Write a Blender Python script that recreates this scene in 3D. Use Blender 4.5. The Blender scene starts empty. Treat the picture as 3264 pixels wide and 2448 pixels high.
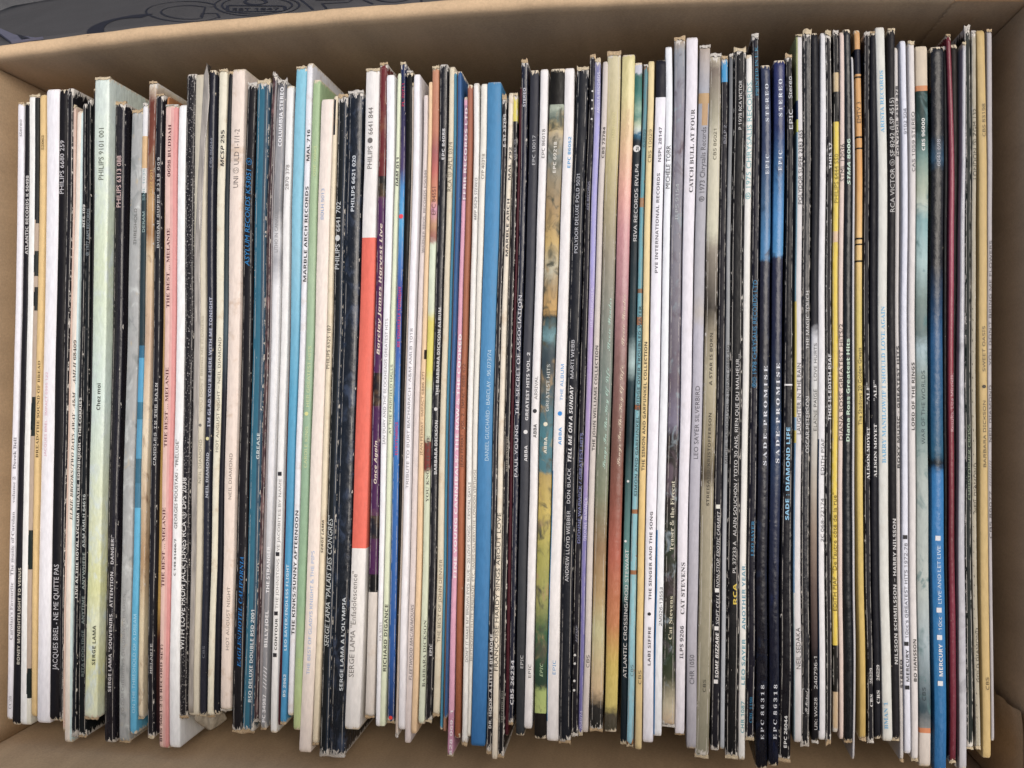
import bpy, math, random
from mathutils import Vector, Matrix, noise as mnoise

C = bpy.context.scene
COL = C.collection

# ------------------------------------------------------------------ camera, sky, sun, exposure
F_PX, IMG_W, IMG_H = 2800.0, 3264.0, 2448.0        # the photograph's own pixel grid
TILT = math.atan((2045.0 - 1632.0) / F_PX)          # camera leans so that the right side is nearer
ST, CT = math.sin(TILT), math.cos(TILT)
TOP = 0.330                                         # mean height of the sleeve spines above the ground
CAM_H = 0.406                                       # camera above the spines
cam_data = bpy.data.cameras.new('camera')
cam = bpy.data.objects.new('camera', cam_data)
COL.objects.link(cam)
cam.matrix_world = Matrix(((CT, 0, ST, 0), (0, 1, 0, 0), (-ST, 0, CT, TOP + CAM_H), (0, 0, 0, 1)))
cam_data.sensor_fit = 'HORIZONTAL'
cam_data.sensor_width = 36.0
cam_data.lens = F_PX / IMG_W * 36.0
cam_data.clip_start = 0.02
cam_data.clip_end = 200.0
C.camera = cam

SUN_EL, SUN_AZ = math.radians(66), math.radians(62)   # azimuth from +Y towards +X
w = bpy.data.worlds.new('World')
C.world = w
w.use_nodes = True
nt = w.node_tree
bg = nt.nodes['Background']
sky = nt.nodes.new('ShaderNodeTexSky')
sky.sky_type = 'NISHITA'
sky.sun_disc = False
sky.sun_elevation = SUN_EL
sky.sun_rotation = SUN_AZ
sky.air_density = 1.0
sky.dust_density = 4.0
sky.ozone_density = 0.6
nt.links.new(sky.outputs[0], bg.inputs[0])
bg.inputs[1].default_value = 0.08
sun_d = bpy.data.lights.new('sun', 'SUN')
sun_d.energy = 1.5
sun_d.angle = math.radians(40)
sun_d.color = (1.0, 0.94, 0.86)
sun = bpy.data.objects.new('sun', sun_d)
COL.objects.link(sun)
sd = Vector((math.sin(SUN_AZ) * math.cos(SUN_EL), math.cos(SUN_AZ) * math.cos(SUN_EL), math.sin(SUN_EL)))
sun.rotation_euler = sd.to_track_quat('Z', 'Y').to_euler()
sun.location = (0, 0, 3)
C.view_settings.view_transform = 'Standard'
C.view_settings.look = 'None'
C.view_settings.exposure = 0.76
C.view_settings.gamma = 1.0

# ------------------------------------------------------------------ helpers
def ray(u, v):
    """direction of the photograph's pixel (u, v), scaled so that it drops one metre"""
    a, b = (u - IMG_W / 2) / F_PX, -(v - IMG_H / 2) / F_PX
    dz = ST * a + CT
    return (CT * a - ST) / dz, b / dz

def unproj(u, v, z):
    d = TOP + CAM_H - z
    x, y = ray(u, v)
    return x * d, y * d

def srgb(h, k=1.0):
    h = h.lstrip('#')
    out = []
    for i in (0, 2, 4):
        c = int(h[i:i + 2], 16) / 255
        out.append((c / 12.92 if c <= 0.04045 else ((c + 0.055) / 1.055) ** 2.4) * k)
    return (out[0], out[1], out[2], 1.0)

ALB = 0.80          # photographed brightness -> surface colour
def board(h, k=ALB):
    """printed board: colours slightly greyed for haze, blacks kept deep under their gloss"""
    r, g, b, _ = srgb(h, k)
    l = 0.3 * r + 0.59 * g + 0.11 * b
    r, g, b = (l + (c - l) * 0.83 for c in (r, g, b))
    f = 0.55 + 0.45 * min(1.0, l / 0.12)
    return (r * f, g * f, b * f, 1.0)

class NB:
    """a small node builder"""
    def __init__(s, name):
        s.m = bpy.data.materials.new(name)
        s.m.use_nodes = True
        s.t = s.m.node_tree
        s.b = s.t.nodes['Principled BSDF']
        s.out = s.t.nodes['Material Output']
    def n(s, kind, **kw):
        x = s.t.nodes.new(kind)
        for k, v in kw.items():
            setattr(x, k, v)
        return x
    def put(s, sock, val):
        if isinstance(val, bpy.types.NodeSocket):
            s.t.links.new(val, sock)
        else:
            sock.default_value = val
    def math(s, op, a, b=None, c=None, clamp=False):
        x = s.n('ShaderNodeMath', operation=op, use_clamp=clamp)
        s.put(x.inputs[0], a)
        if b is not None: s.put(x.inputs[1], b)
        if c is not None: s.put(x.inputs[2], c)
        return x.outputs[0]
    def ramp01(s, val, a, b, lo=0.0, hi=1.0):
        x = s.n('ShaderNodeMapRange', interpolation_type='SMOOTHSTEP')
        s.put(x.inputs[0], val)
        for i, q in zip((1, 2, 3, 4), (a, b, lo, hi)): s.put(x.inputs[i], q)
        return x.outputs[0]
    def mix(s, fac, a, b):
        x = s.n('ShaderNodeMix', data_type='RGBA')
        s.put(x.inputs[0], fac); s.put(x.inputs[6], a); s.put(x.inputs[7], b)
        return x.outputs[2]
    def noise(s, vec, scale, detail=3.0, rough=0.55, dist=0.0):
        x = s.n('ShaderNodeTexNoise')
        s.put(x.inputs['Vector'], vec)
        x.inputs['Scale'].default_value = scale
        x.inputs['Detail'].default_value = detail
        x.inputs['Roughness'].default_value = rough
        x.inputs['Distortion'].default_value = dist
        return x.outputs['Fac']
    def comb(s, x, y, z=0.0):
        q = s.n('ShaderNodeCombineXYZ')
        s.put(q.inputs[0], x); s.put(q.inputs[1], y); s.put(q.inputs[2], z)
        return q.outputs[0]

def new_mesh(name, verts, faces, mat=None, smooth=False, uvs=None, edges=()):
    me = bpy.data.meshes.new(name)
    me.from_pydata(verts, edges, faces)
    if uvs is not None:
        lay = me.uv_layers.new(name='UVMap')
        for li, l in enumerate(me.loops):
            lay.data[li].uv = uvs[l.vertex_index]
    if mat is not None: me.materials.append(mat)
    if smooth:
        me.polygons.foreach_set('use_smooth', [True] * len(me.polygons))
    me.update()
    return me

def link(name, me, parent=None, loc=None):
    o = bpy.data.objects.new(name, me)
    COL.objects.link(o)
    if parent is not None: o.parent = parent
    if loc is not None: o.location = loc
    return o

def tag(o, label=None, cat=None, group=None, kind=None):
    if label: o['label'] = label
    if cat: o['category'] = cat
    if group: o['group'] = group
    if kind: o['kind'] = kind
    return o

# ------------------------------------------------------------------ plain materials
def kraft_material(name, hexa, var=0.10, rough=0.9):
    q = NB(name)
    tc = q.n('ShaderNodeTexCoord')
    mp = q.n('ShaderNodeMapping')
    mp.inputs['Scale'].default_value = (1, 1, 0.25)
    q.put(mp.inputs[0], tc.outputs['Object'])
    fine = q.noise(tc.outputs['Object'], 900, 4, 0.7)
    mid = q.noise(mp.outputs[0], 60, 4, 0.6)
    big = q.noise(tc.outputs['Object'], 9, 3, 0.5)
    flute = q.n('ShaderNodeTexWave', wave_type='BANDS', bands_direction='X')
    q.put(flute.inputs['Vector'], tc.outputs['Object'])
    flute.inputs['Scale'].default_value = 26
    flute.inputs['Distortion'].default_value = 1.5
    f = q.math('ADD', q.math('MULTIPLY', fine, 0.45), q.math('MULTIPLY', mid, 0.35))
    f = q.math('ADD', f, q.math('MULTIPLY', big, 0.3))
    a = srgb(hexa)
    c0 = tuple(x * (1 - var * 2.2) for x in a[:3]) + (1,)
    c1 = tuple(min(1, x * (1 + var * 2.2)) for x in a[:3]) + (1,)
    q.put(q.b.inputs['Base Color'], q.mix(q.ramp01(f, 0.3, 0.8), c0, c1))
    q.b.inputs['Roughness'].default_value = rough
    q.b.inputs['Specular IOR Level'].default_value = 0.15
    bp = q.n('ShaderNodeBump')
    bp.inputs['Strength'].default_value = 0.6
    bp.inputs['Distance'].default_value = 0.0004
    h = q.math('ADD', q.math('MULTIPLY', fine, 0.6), q.math('ADD', q.math('MULTIPLY', mid, 0.8), q.math('MULTIPLY', flute.outputs['Fac'], 0.22)))
    q.put(bp.inputs['Height'], h)
    q.put(q.b.inputs['Normal'], bp.outputs[0])
    return q.m

INKS = {}
def ink(hexa):
    if hexa not in INKS:
        q = NB('print_ink_' + hexa)
        tc = q.n('ShaderNodeTexCoord')
        f = q.noise(tc.outputs['Object'], 700, 3, 0.6)
        a = srgb(hexa, ALB)
        q.put(q.b.inputs['Base Color'], q.mix(q.ramp01(f, 0.35, 0.75), tuple(x * 0.9 for x in a[:3]) + (1,), a))
        q.b.inputs['Roughness'].default_value = 0.5
        q.b.inputs['Specular IOR Level'].default_value = 0.3
        INKS[hexa] = q.m
    return INKS[hexa]

def sleeve_material(name, L_mm, W_mm, base, wear=1, ramp=None, patches=(), gloss=0.42, chip='d8d0c2',
                    mottle=None, seed=0.0, stain=0.0):
    """printed board: UV.x is millimetres across the spine, UV.y millimetres along it from the far end"""
    q = NB(name)
    uv = q.n('ShaderNodeUVMap')
    sp = q.n('ShaderNodeSeparateXYZ')
    q.put(sp.inputs[0], uv.outputs[0])
    U, V = sp.outputs[0], sp.outputs[1]
    vec = q.comb(q.math('MULTIPLY', U, 1.0), q.math('MULTIPLY', V, 0.22), seed)
    vec2 = q.comb(U, V, seed + 3.7)
    streak = q.noise(vec, 0.9, 4, 0.62)
    spot = q.noise(vec2, 0.42, 3, 0.6)
    fine = q.noise(vec2, 2.6, 3, 0.65)
    if ramp:
        r = q.n('ShaderNodeValToRGB')
        r.color_ramp.interpolation = ramp[0]
        pts = ramp[1]
        while len(r.color_ramp.elements) < len(pts): r.color_ramp.elements.new(0.5)
        for e, (p, h) in zip(r.color_ramp.elements, pts):
            e.position = p
            e.color = board(h)
        t = q.math('DIVIDE', V, L_mm)
        if ramp[0] != 'CONSTANT':
            t = q.math('ADD', t, q.math('MULTIPLY', q.math('SUBTRACT', spot, 0.5), 0.02))
        q.put(r.inputs[0], t)
        col = r.outputs[0]
    else:
        col = board(base)
    if mottle:                                   # a printed picture seen edge-on: blotches of other colours
        for k, (h, amt) in enumerate(mottle):
            nz = q.noise(q.comb(U, q.math('MULTIPLY', V, 0.55), seed + 11 * k), 0.16 + 0.05 * k, 3, 0.6, 0.8)
            col = q.mix(q.ramp01(nz, 0.56 - amt * 0.25, 0.80 - amt * 0.25), col, board(h))
    for (v0, v1, u0, u1, h) in patches:          # printed fields, in millimetres
        a = q.math('LESS_THAN', q.math('ABSOLUTE', q.math('SUBTRACT', V, (v0 + v1) / 2)), (v1 - v0) / 2)
        if u0 is not None:
            b = q.math('LESS_THAN', q.math('ABSOLUTE', q.math('SUBTRACT', U, (u0 + u1) / 2)), (u1 - u0) / 2)
            a = q.math('MULTIPLY', a, b)
        col = q.mix(a, col, board(h))
    # uneven ink, handling grime
    hv = q.n('ShaderNodeHueSaturation')
    q.put(hv.inputs['Color'], col)
    q.put(hv.inputs['Value'], q.ramp01(streak, 0.25, 0.75, 0.90, 1.06))
    col = hv.outputs[0]
    if stain > 0:
        col = q.mix(q.math('MULTIPLY', q.ramp01(q.noise(vec2, 0.12, 4, 0.65), 0.52, 0.72), stain), col, srgb('b08a5c', ALB))
    # rubbed edges, scuffs across the spine, bare ends
    e = q.math('MINIMUM', q.math('ABSOLUTE', U), q.math('ABSOLUTE', q.math('SUBTRACT', W_mm, U)))
    edge = q.math('SUBTRACT', 1.0, q.math('DIVIDE', e, 0.28 + 0.16 * wear), clamp=True)
    endd = q.math('MINIMUM', V, q.math('SUBTRACT', L_mm, V))
    end = q.math('SUBTRACT', 1.0, q.math('DIVIDE', endd, 1.8 + 1.3 * wear), clamp=True)
    k1 = q.math('ADD', q.noise(q.comb(q.math('MULTIPLY', U, 1.3), q.math('MULTIPLY', V, 0.35), seed + 9), 0.8, 4, 0.68),
                q.math('MULTIPLY', edge, 0.03 + 0.045 * wear))
    k1 = q.math('ADD', k1, q.math('MULTIPLY', end, 0.33))
    m1 = q.ramp01(k1, 0.745 - 0.016 * wear, 0.785 - 0.016 * wear)
    lines = q.noise(q.comb(q.math('MULTIPLY', U, 0.25), V, seed + 21), 0.55, 4, 0.7)
    m2 = q.math('MULTIPLY', q.ramp01(lines, 0.75 - 0.01 * wear, 0.78 - 0.01 * wear), 0.2 * min(1, wear * 0.5))
    mask = q.math('MAXIMUM', m1, m2, clamp=True)
    if wear >= 2:                                # the two creases where the board was folded round the records
        gate = q.noise(q.comb(0.0, q.math('MULTIPLY', V, 0.09), seed + 40), 1.0, 4, 0.75)
        wv = q.math('MULTIPLY', q.math('SUBTRACT', q.noise(q.comb(0.0, V, seed + 50), 0.5, 2), 0.5), 0.16)
        for k, f in enumerate((0.17, 0.83)):
            dline = q.math('ABSOLUTE', q.math('SUBTRACT', q.math('ADD', U, wv), W_mm * f))
            ln = q.math('MULTIPLY', q.ramp01(dline, 0.05, 0.16, 1.0, 0.0), q.ramp01(gate if k else q.math('SUBTRACT', 1.0, gate), 0.46 - 0.03 * wear, 0.60 - 0.03 * wear))
            mask = q.math('MAXIMUM', mask, q.math('MULTIPLY', ln, 0.30 + 0.14 * wear))
    if wear <= 0: mask = q.math('MULTIPLY', mask, 0.3)
    cc = q.mix(fine, srgb(chip, ALB * 0.9), srgb(chip, ALB * 1.05))
    col = q.mix(mask, col, cc)
    q.put(q.b.inputs['Base Color'], col)
    rg = q.math('ADD', q.ramp01(streak, 0.3, 0.7, gloss - 0.08, gloss + 0.12), q.math('MULTIPLY', mask, 0.4), clamp=True)
    q.put(q.b.inputs['Roughness'], rg)
    q.b.inputs['Specular IOR Level'].default_value = 0.28 if gloss < 0.3 else 0.13
    bp = q.n('ShaderNodeBump')
    bp.inputs['Strength'].default_value = 0.40
    bp.inputs['Distance'].default_value = 0.0004
    hh = q.math('ADD', q.math('MULTIPLY', q.noise(vec2, 0.30, 2, 0.5), 1.4), q.math('MULTIPLY', fine, 0.16))
    hh = q.math('SUBTRACT', hh, q.math('MULTIPLY', mask, 0.25))
    q.put(bp.inputs['Height'], hh)
    q.put(q.b.inputs['Normal'], bp.outputs[0])
    return q.m

# ------------------------------------------------------------------ lettering
STY = {'h': (0x1D5A0, 0x1D5BA, 0x1D7E2), 'b': (0x1D5D4, 0x1D5EE, 0x1D7EC), 'i': (0x1D608, 0x1D622, 0x1D7E2),
       'B': (0x1D63C, 0x1D656, 0x1D7EC), 's': (0x1D400, 0x1D41A, 0x1D7CE), 'S': (0x1D400, 0x1D41A, 0x1D7CE),
       't': (0x1D468, 0x1D482, 0x1D7CE), 'c': (0x1D4D0, 0x1D4EA, 0x1D7CE), 'm': (0x1D670, 0x1D68A, 0x1D7F6)}
def styled(s, st):
    if st not in STY: return s
    A, a, d = STY[st]
    r = ''
    for ch in s:
        if 'A' <= ch <= 'Z': r += chr(A + ord(ch) - 65)
        elif 'a' <= ch <= 'z': r += chr(a + ord(ch) - 97)
        elif '0' <= ch <= '9': r += chr(d + ord(ch) - 48)
        else: r += ch
    return r

try:                 # Blender's own bundled font with bold, serif and script alphabets (the built-in font falls back to it, slowly)
    import os
    MATH = bpy.data.fonts.load(os.path.join(bpy.utils.resource_path('LOCAL'), 'datafiles', 'fonts', 'NotoSansMath-Regular.woff2'))
except Exception:
    MATH = None
TEXT_JOBS = []      # (curve object, callback(list of verts, faces))
def text_job(s, st, fn):
    c = bpy.data.curves.new('lettering', 'FONT')
    c.body = styled(s, st)
    odd = any(ch in '●■Ⓢ℗©ÈÉÇéô' for ch in s)          # signs only the built-in font's fallback has
    if odd: c.body = s
    elif MATH is not None and st in STY: c.font = MATH
    c.body = c.body.translate({183: 8901, 8226: 8901, 8211: 8722, 8212: 8722, 8220: 34, 8221: 34}) if c.font == MATH else c.body
    c.resolution_u = 2
    c.size = 1.0
    if odd: c.shear = 0.25 if st in 'itB' else 0.0
    o = bpy.data.objects.new('lettering', c)
    COL.objects.link(o)
    TEXT_JOBS.append((o, fn))

def run_text_jobs():
    bpy.context.view_layer.update()
    dg = bpy.context.evaluated_depsgraph_get()
    done = []
    for o, fn in TEXT_JOBS:
        me = o.evaluated_get(dg).to_mesh()
        vs = [(v.co.x, v.co.y) for v in me.vertices]
        fs = [tuple(p.vertices) for p in me.polygons]
        if fn.__defaults__ and len(fn.__defaults__) > 5 and fn.__defaults__[5] in 'ghism' and len(vs) > 0:
            k = len(vs)                          # printed strokes swell a little: a second impression, slightly shifted
            vs = vs + [(x + 0.030, y + 0.012) for x, y in vs]
            fs = fs + [tuple(i + k for i in f) for f in fs]
        done.append((vs, fs, fn))
        o.evaluated_get(dg).to_mesh_clear()
    for o, fn in TEXT_JOBS:
        c = o.data
        bpy.data.objects.remove(o)
        bpy.data.curves.remove(c)
    for vs, fs, fn in done:
        if vs: fn(vs, fs)
# ------------------------------------------------------------------ ground
g = NB('ground_tarmac')
tc = g.n('ShaderNodeTexCoord')
gn = g.noise(tc.outputs['Object'], 180, 5, 0.7)
g.put(g.b.inputs['Base Color'], g.mix(gn, (0.035, 0.035, 0.037, 1), (0.11, 0.108, 0.105, 1)))
g.b.inputs['Roughness'].default_value = 0.9
bp = g.n('ShaderNodeBump'); bp.inputs['Strength'].default_value = 0.6; bp.inputs['Distance'].default_value = 0.003
g.put(bp.inputs['Height'], gn); g.put(g.b.inputs['Normal'], bp.outputs[0])
S = 60
tag(link('ground', new_mesh('ground', [(-S, -S, 0), (S, -S, 0), (S, S, 0), (-S, S, 0)], [(0, 1, 2, 3)], g.m)), kind='structure')

# ------------------------------------------------------------------ the cardboard box
kraft = kraft_material('kraft_board', 'b99f7f')
kraft_print = kraft_material('kraft_board_outside', '454445', 0.08)
RIM = TOP + 0.009
XL, XR = -0.3265, 0.1620
def y_far(x, z):
    t = (x - XL) / (XR - XL)
    full = 0.1622 + 0.0352 * t * (1 - t)
    k = max(0.0, min(1.0, (z - 0.12) / (RIM - 0.12)))
    return 0.1622 + (full - 0.1622) * (0.35 + 0.65 * k)
def y_near(x, z):
    t = (x - XL) / (XR - XL)
    return -0.1850 - 0.016 * t * (1 - t)

box = bpy.data.objects.new('cardboard_box', None)
COL.objects.link(box)
box.location = ((XL + XR) / 2, -0.01, 0)
tag(box, 'open brown cardboard box packed tight with old record sleeves standing on edge', 'cardboard box')
BX = Vector(box.location)

def part(name, verts, faces, mat, smooth=True, uvs=None):
    vs = [tuple(Vector(v) - BX) for v in verts]
    return link(name, new_mesh(name, vs, faces, mat, smooth, uvs), box)

# wall cross-section: inner foot -> inner top -> rounded folded rim -> outer foot   (n: outward offset, z)
PROF = [(0, 0.004), (0, 0.08), (0, 0.16), (0, 0.24), (0, 0.29), (0, RIM - 0.016), (0, RIM - 0.006), (0.0003, RIM - 0.0024), (0.0012, RIM - 0.0007),
        (0.0026, RIM), (0.0046, RIM), (0.0062, RIM - 0.0006), (0.0070, RIM - 0.0018), (0.0074, RIM - 0.004), (0.0074, 0.24), (0.0074, 0.004)]
def long_wall(yf, sgn, extra=0.0):
    N = 64
    x0, x1 = XL - 0.0074, XR + 0.0074
    vs, fs = [], []
    M = len(PROF)
    for i in range(N + 1):
        x = x0 + (x1 - x0) * i / N
        jit = 0.0009 * mnoise.noise(Vector((x * 40, sgn * 3, 0))) + 0.0012 * mnoise.noise(Vector((x * 9, sgn * 7, 2)))
        for n, z in PROF:
            if z > 0.3: z += extra
            k = max(0.0, min(1.0, (z - 0.25) / 0.08))
            rough = 0.0004 * mnoise.noise(Vector((x * 120, z * 60, sgn))) * k
            vs.append((x, yf(min(max(x, XL), XR), z) + sgn * (n + rough), z + jit * k))
    for i in range(N):
        for j in range(M):
            a, b = i * M + j, i * M + (j + 1) % M
            fs.append((a, b, b + M, a + M) if sgn > 0 else (a, a + M, b + M, b))
    fs.append(tuple(range(M))[::-1] if sgn > 0 else tuple(range(M)))
    fs.append(tuple(range(N * M, N * M + M)) if sgn > 0 else tuple(range(N * M, N * M + M))[::-1])
    return part('side_panel', vs, fs, kraft)
def short_wall(x, sgn):
    N = 36
    M = len(PROF)
    vs, fs = [], []
    for i in range(N + 1):
        t = i / N
        for n, z in PROF:
            y0, y1 = y_near(x, z) + 0.0006, y_far(x, z) - 0.0006
            y = y0 + (y1 - y0) * t
            k = max(0.0, min(1.0, (z - 0.25) / 0.08))
            jit = 0.001 * mnoise.noise(Vector((y * 30, sgn * 5, 1))) * k
            vs.append((x + sgn * (n + 0.0018 * math.sin(math.pi * t) * k), y, z + jit))
    for i in range(N):
        for j in range(M):
            a, b = i * M + j, i * M + (j + 1) % M
            fs.append((a, b, b + M, a + M) if sgn < 0 else (a, a + M, b + M, b))
    fs.append(tuple(range(M)) if sgn > 0 else tuple(range(M))[::-1])
    fs.append(tuple(range(N * M, N * M + M)))
    return part('side_panel', vs, fs, kraft)
long_wall(y_far, 1)
long_wall(y_near, -1, 0.032)
short_wall(XL, -1)
short_wall(XR, 1)
part('base_panel', [(XL + .001, y, z) for y in (-.184,) for z in (.001, .0035)] + [(XR - .001, -.184, z) for z in (.001, .0035)]
     + [(XR - .001, .1615, z) for z in (.001, .0035)] + [(XL + .001, .1615, z) for z in (.001, .0035)],
     [(0, 2, 3, 1), (2, 4, 5, 3), (4, 6, 7, 5), (6, 0, 1, 7), (1, 3, 5, 7), (0, 6, 4, 2)], kraft, False)

# flaps: a bent sheet 4 mm thick, hinged just outside a rim
def flap(pts_u, origin, along, out, drop, length, thick=0.0038, mat=None, curl=0.0, shift=None):
    """pts_u: (start, end) along the hinge; the sheet leaves the hinge along out*cos - z*sin"""
    NU, NV = 30, 10
    o, a, d = Vector(origin), Vector(along), Vector(out) * math.cos(drop) - Vector((0, 0, 1)) * math.sin(drop)
    nrm = Vector(out) * math.sin(drop) + Vector((0, 0, 1)) * math.cos(drop)
    vs, fs = [], []
    for side in (0, 1):
        for i in range(NU + 1):
            for j in range(NV + 1):
                u = pts_u[0] + (pts_u[1] - pts_u[0]) * i / NU
                s = length * j / NV
                p = o + a * u + d * s - nrm * (thick * side)
                if shift: p.y += shift(u)
                p += nrm * (0.0015 * mnoise.noise(Vector((u * 12, s * 16, side * 0 + length))) + curl * (s / length) ** 2)
                vs.append(tuple(p))
    K = (NU + 1) * (NV + 1)
    idx = lambda s, i, j: s * K + i * (NV + 1) + j
    for i in range(NU):
        for j in range(NV):
            fs.append((idx(0, i, j), idx(0, i + 1, j), idx(0, i + 1, j + 1), idx(0, i, j + 1)))
            fs.append((idx(1, i, j), idx(1, i, j + 1), idx(1, i + 1, j + 1), idx(1, i + 1, j)))
    for i in range(NU):
        fs.append((idx(0, i, 0), idx(1, i, 0), idx(1, i + 1, 0), idx(0, i + 1, 0)))
        fs.append((idx(0, i, NV), idx(0, i + 1, NV), idx(1, i + 1, NV), idx(1, i, NV)))
    for j in range(NV):
        fs.append((idx(0, 0, j), idx(0, 0, j + 1), idx(1, 0, j + 1), idx(1, 0, j)))
        fs.append((idx(0, NU, j), idx(1, NU, j), idx(1, NU, j + 1), idx(0, NU, j + 1)))
    return part('flap', vs, fs, mat or kraft, True)

FDROP = math.radians(55)
F_ORG = Vector((0, 0.0064, RIM - 0.0024))
f_shift = lambda u: y_far(u, RIM)
f_far = flap((XL - 0.085, XR - 0.004), F_ORG, (1, 0, 0), (0, 1, 0), FDROP, 0.155, mat=kraft_print, shift=f_shift)
f_far['label'] = 'far flap folded outward with dark blue outlined lettering and a round emblem'
flap((XL + 0.01, XR - 0.01), (0, -0.1935, RIM + 0.0312), (1, 0, 0), (0, -1, 0), math.radians(-112), 0.175)  # unseen near flap, shaped upright and leaning in to shade the far wall
flap((-0.18, 0.158), (XL - 0.0078, 0, RIM - 0.0025), (0, 1, 0), (-1, 0, 0), math.radians(35), 0.15)
flap((-0.18, 0.158), (XR + 0.0078, 0, RIM - 0.0025), (0, 1, 0), (1, 0, 0), math.radians(35), 0.15)

# glued tab with a serrated edge on the far wall, by the right corner
tv, tf = [], []
NZ = 90
for i in range(NZ + 1):
    z = 0.12 + (RIM - 0.0022 - 0.12) * i / NZ
    x0 = 0.1322 + (0.0009 if i % 2 else 0.0)
    for x, off in ((x0, 0.0002), (x0 + 0.0008, 0.0005), (x0 + 0.012, 0.0006), (XR - 0.0008, 0.0006)):
        tv.append((x, y_far(x, z) - off, z))
for i in range(NZ):
    for j in range(3):
        a = i * 4 + j
        tf.append((a, a + 1, a + 5, a + 4))
part('glue_tab', tv, tf, kraft, False)
# torn paper liner on the right wall, near the front corner
tv, tf = [], []
NZ, NY = 44, 8
for i in range(NZ + 1):
    z = 0.19 + (RIM - 0.007 - 0.19) * i / NZ
    y0 = -0.1405 + 0.0030 * mnoise.noise(Vector((z * 120, 1, 0))) + 0.0016 * mnoise.noise(Vector((z * 420, 4, 0))) + 0.012 * (z - TOP)
    for j in range(NY + 1):
        s = j / NY
        y = y0 + (-0.1838 - y0) * s
        lift = 0.0006 + 0.0030 * math.exp(-s * 7) * (0.65 + 0.6 * mnoise.noise(Vector((z * 150, 8, 0))))
        tv.append((XR - lift + 0.0017 * math.sin(math.pi * (y + .185) / .35) * max(0, min(1, (z - .25) / .08)), y, z))
for i in range(NZ):
    for j in range(NY):
        a = i * (NY + 1) + j
        tf.append((a, a + 1, a + NY + 2, a + NY + 1))
part('torn_liner', tv, tf, kraft)

# print on the far flap: (u along the hinge, s down the flap) -> point
PRINT = '1f2230'
d_f = Vector((0, math.cos(FDROP), -math.sin(FDROP)))
n_f = Vector((0, math.sin(FDROP), math.cos(FDROP)))
def on_flap(u, s, lift=0.0002):
    wob = 0.0015 * mnoise.noise(Vector((u * 12, s * 16, 0.155)))
    return F_ORG + Vector((u, f_shift(u), 0)) + d_f * s + n_f * (wob + lift)
def flap_pix(u, v):
    """pixel of the photograph -> flap coordinates (the flap's plane cut by that sight line)"""
    rx, ry = ray(u, v)
    # depth D: ry*D = F_ORG.y + s cos ; CAM - D = F_ORG.z - s sin
    D0 = TOP + CAM_H - F_ORG.z
    c, s_ = math.cos(FDROP), math.sin(FDROP)
    u_ = rx * D0
    for _ in range(4):
        s = (F_ORG.y + f_shift(u_) - ry * D0) / (ry * s_ - c)
        u_ = rx * (D0 + s * s_)
    return u_, s
FP = []
def flap_poly(name, pts, faces):
    vs = [tuple(on_flap(u, s) - BX) for u, s in pts]
    o = link(name, new_mesh(name, vs, faces, ink(PRINT)), f_far)
    return o
def stroke(path, width):
    """path in pixels; width in pixels -> one ribbon, cut fine"""
    pts = []
    P = [Vector(flap_pix(*p)) for p in path]
    wd = abs(flap_pix(600, 60)[0] - flap_pix(600 + width, 60)[0])
    fs = []
    for i, p in enumerate(P):
        t = (P[min(i + 1, len(P) - 1)] - P[max(i - 1, 0)])
        if t.length < 1e-9: t = Vector((1, 0))
        t.normalize()
        n = Vector((-t.y, t.x)) * wd / 2
        pts += [tuple(p + n), tuple(p - n)]
        if i: fs.append((2 * i - 2, 2 * i - 1, 2 * i + 1, 2 * i))
    return pts, fs
def strokes(name, lst):
    V, Fc = [], []
    for path, wd in lst:
        p, f = stroke(path, wd)
        k = len(V)
        V += p
        Fc += [tuple(i + k for i in q) for q in f]
    return flap_poly(name, V, Fc)
def arc(cx, cy, rx, ry, a0, a1, n=40):
    return [(cx + rx * math.cos(math.radians(a0 + (a1 - a0) * i / n)), cy - ry * math.sin(math.radians(a0 + (a1 - a0) * i / n))) for i in range(n + 1)]
# thick curved stroke at the left
strokes('lettering', [(arc(465, 104, 160, 51, 88, 190, 30), 40)])
# outlined C
strokes('lettering', [(arc(590, 38, 124, 31, 40, 330, 50) + [(700, 56), (692, 44), (642, 44), (640, 54)], 5),
                      (arc(600, 41, 86, 20, 50, 300, 40) + [(655, 26), (685, 24)], 5)])
# round emblem
strokes('emblem', [(arc(820, 20, 135, 32, 0, 360, 60), 5), (arc(820, 20, 112, 26, 0, 360, 60), 5),
                   (arc(815, 8, 34, 9, 0, 360, 30), 9), ([(726, 20), (726, 36), (740, 39), (900, 39), (910, 34), (908, 24), (894, 22), (740, 20), (726, 20)], 8)])
# outlined P and the letters after it, cut by the folded rim
strokes('lettering', [([(950, -6), (998, 34)], 6), ([(1006, 4), (1100, 4), (1128, -3)], 5), ([(1024, 16), (1110, 13), (1124, 4)], 5), ([(1028, 16), (1042, 32)], 5),
                      ([(1160, 6), (1190, 18)], 5), (arc(1250, -8, 62, 20, 190, 350, 20), 5), ([(1340, -4), (1345, 10)], 5)])
def est(vs, fs):
    x0, x1 = min(a for a, b in vs), max(a for a, b in vs)
    h = 0.73
    pts = [flap_pix(742 + (a - x0) / (x1 - x0) * 148, 35 - b / h * 11) for a, b in vs]
    flap_poly('lettering', pts, fs)
text_job('EST 1847', 'b', est)

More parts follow.
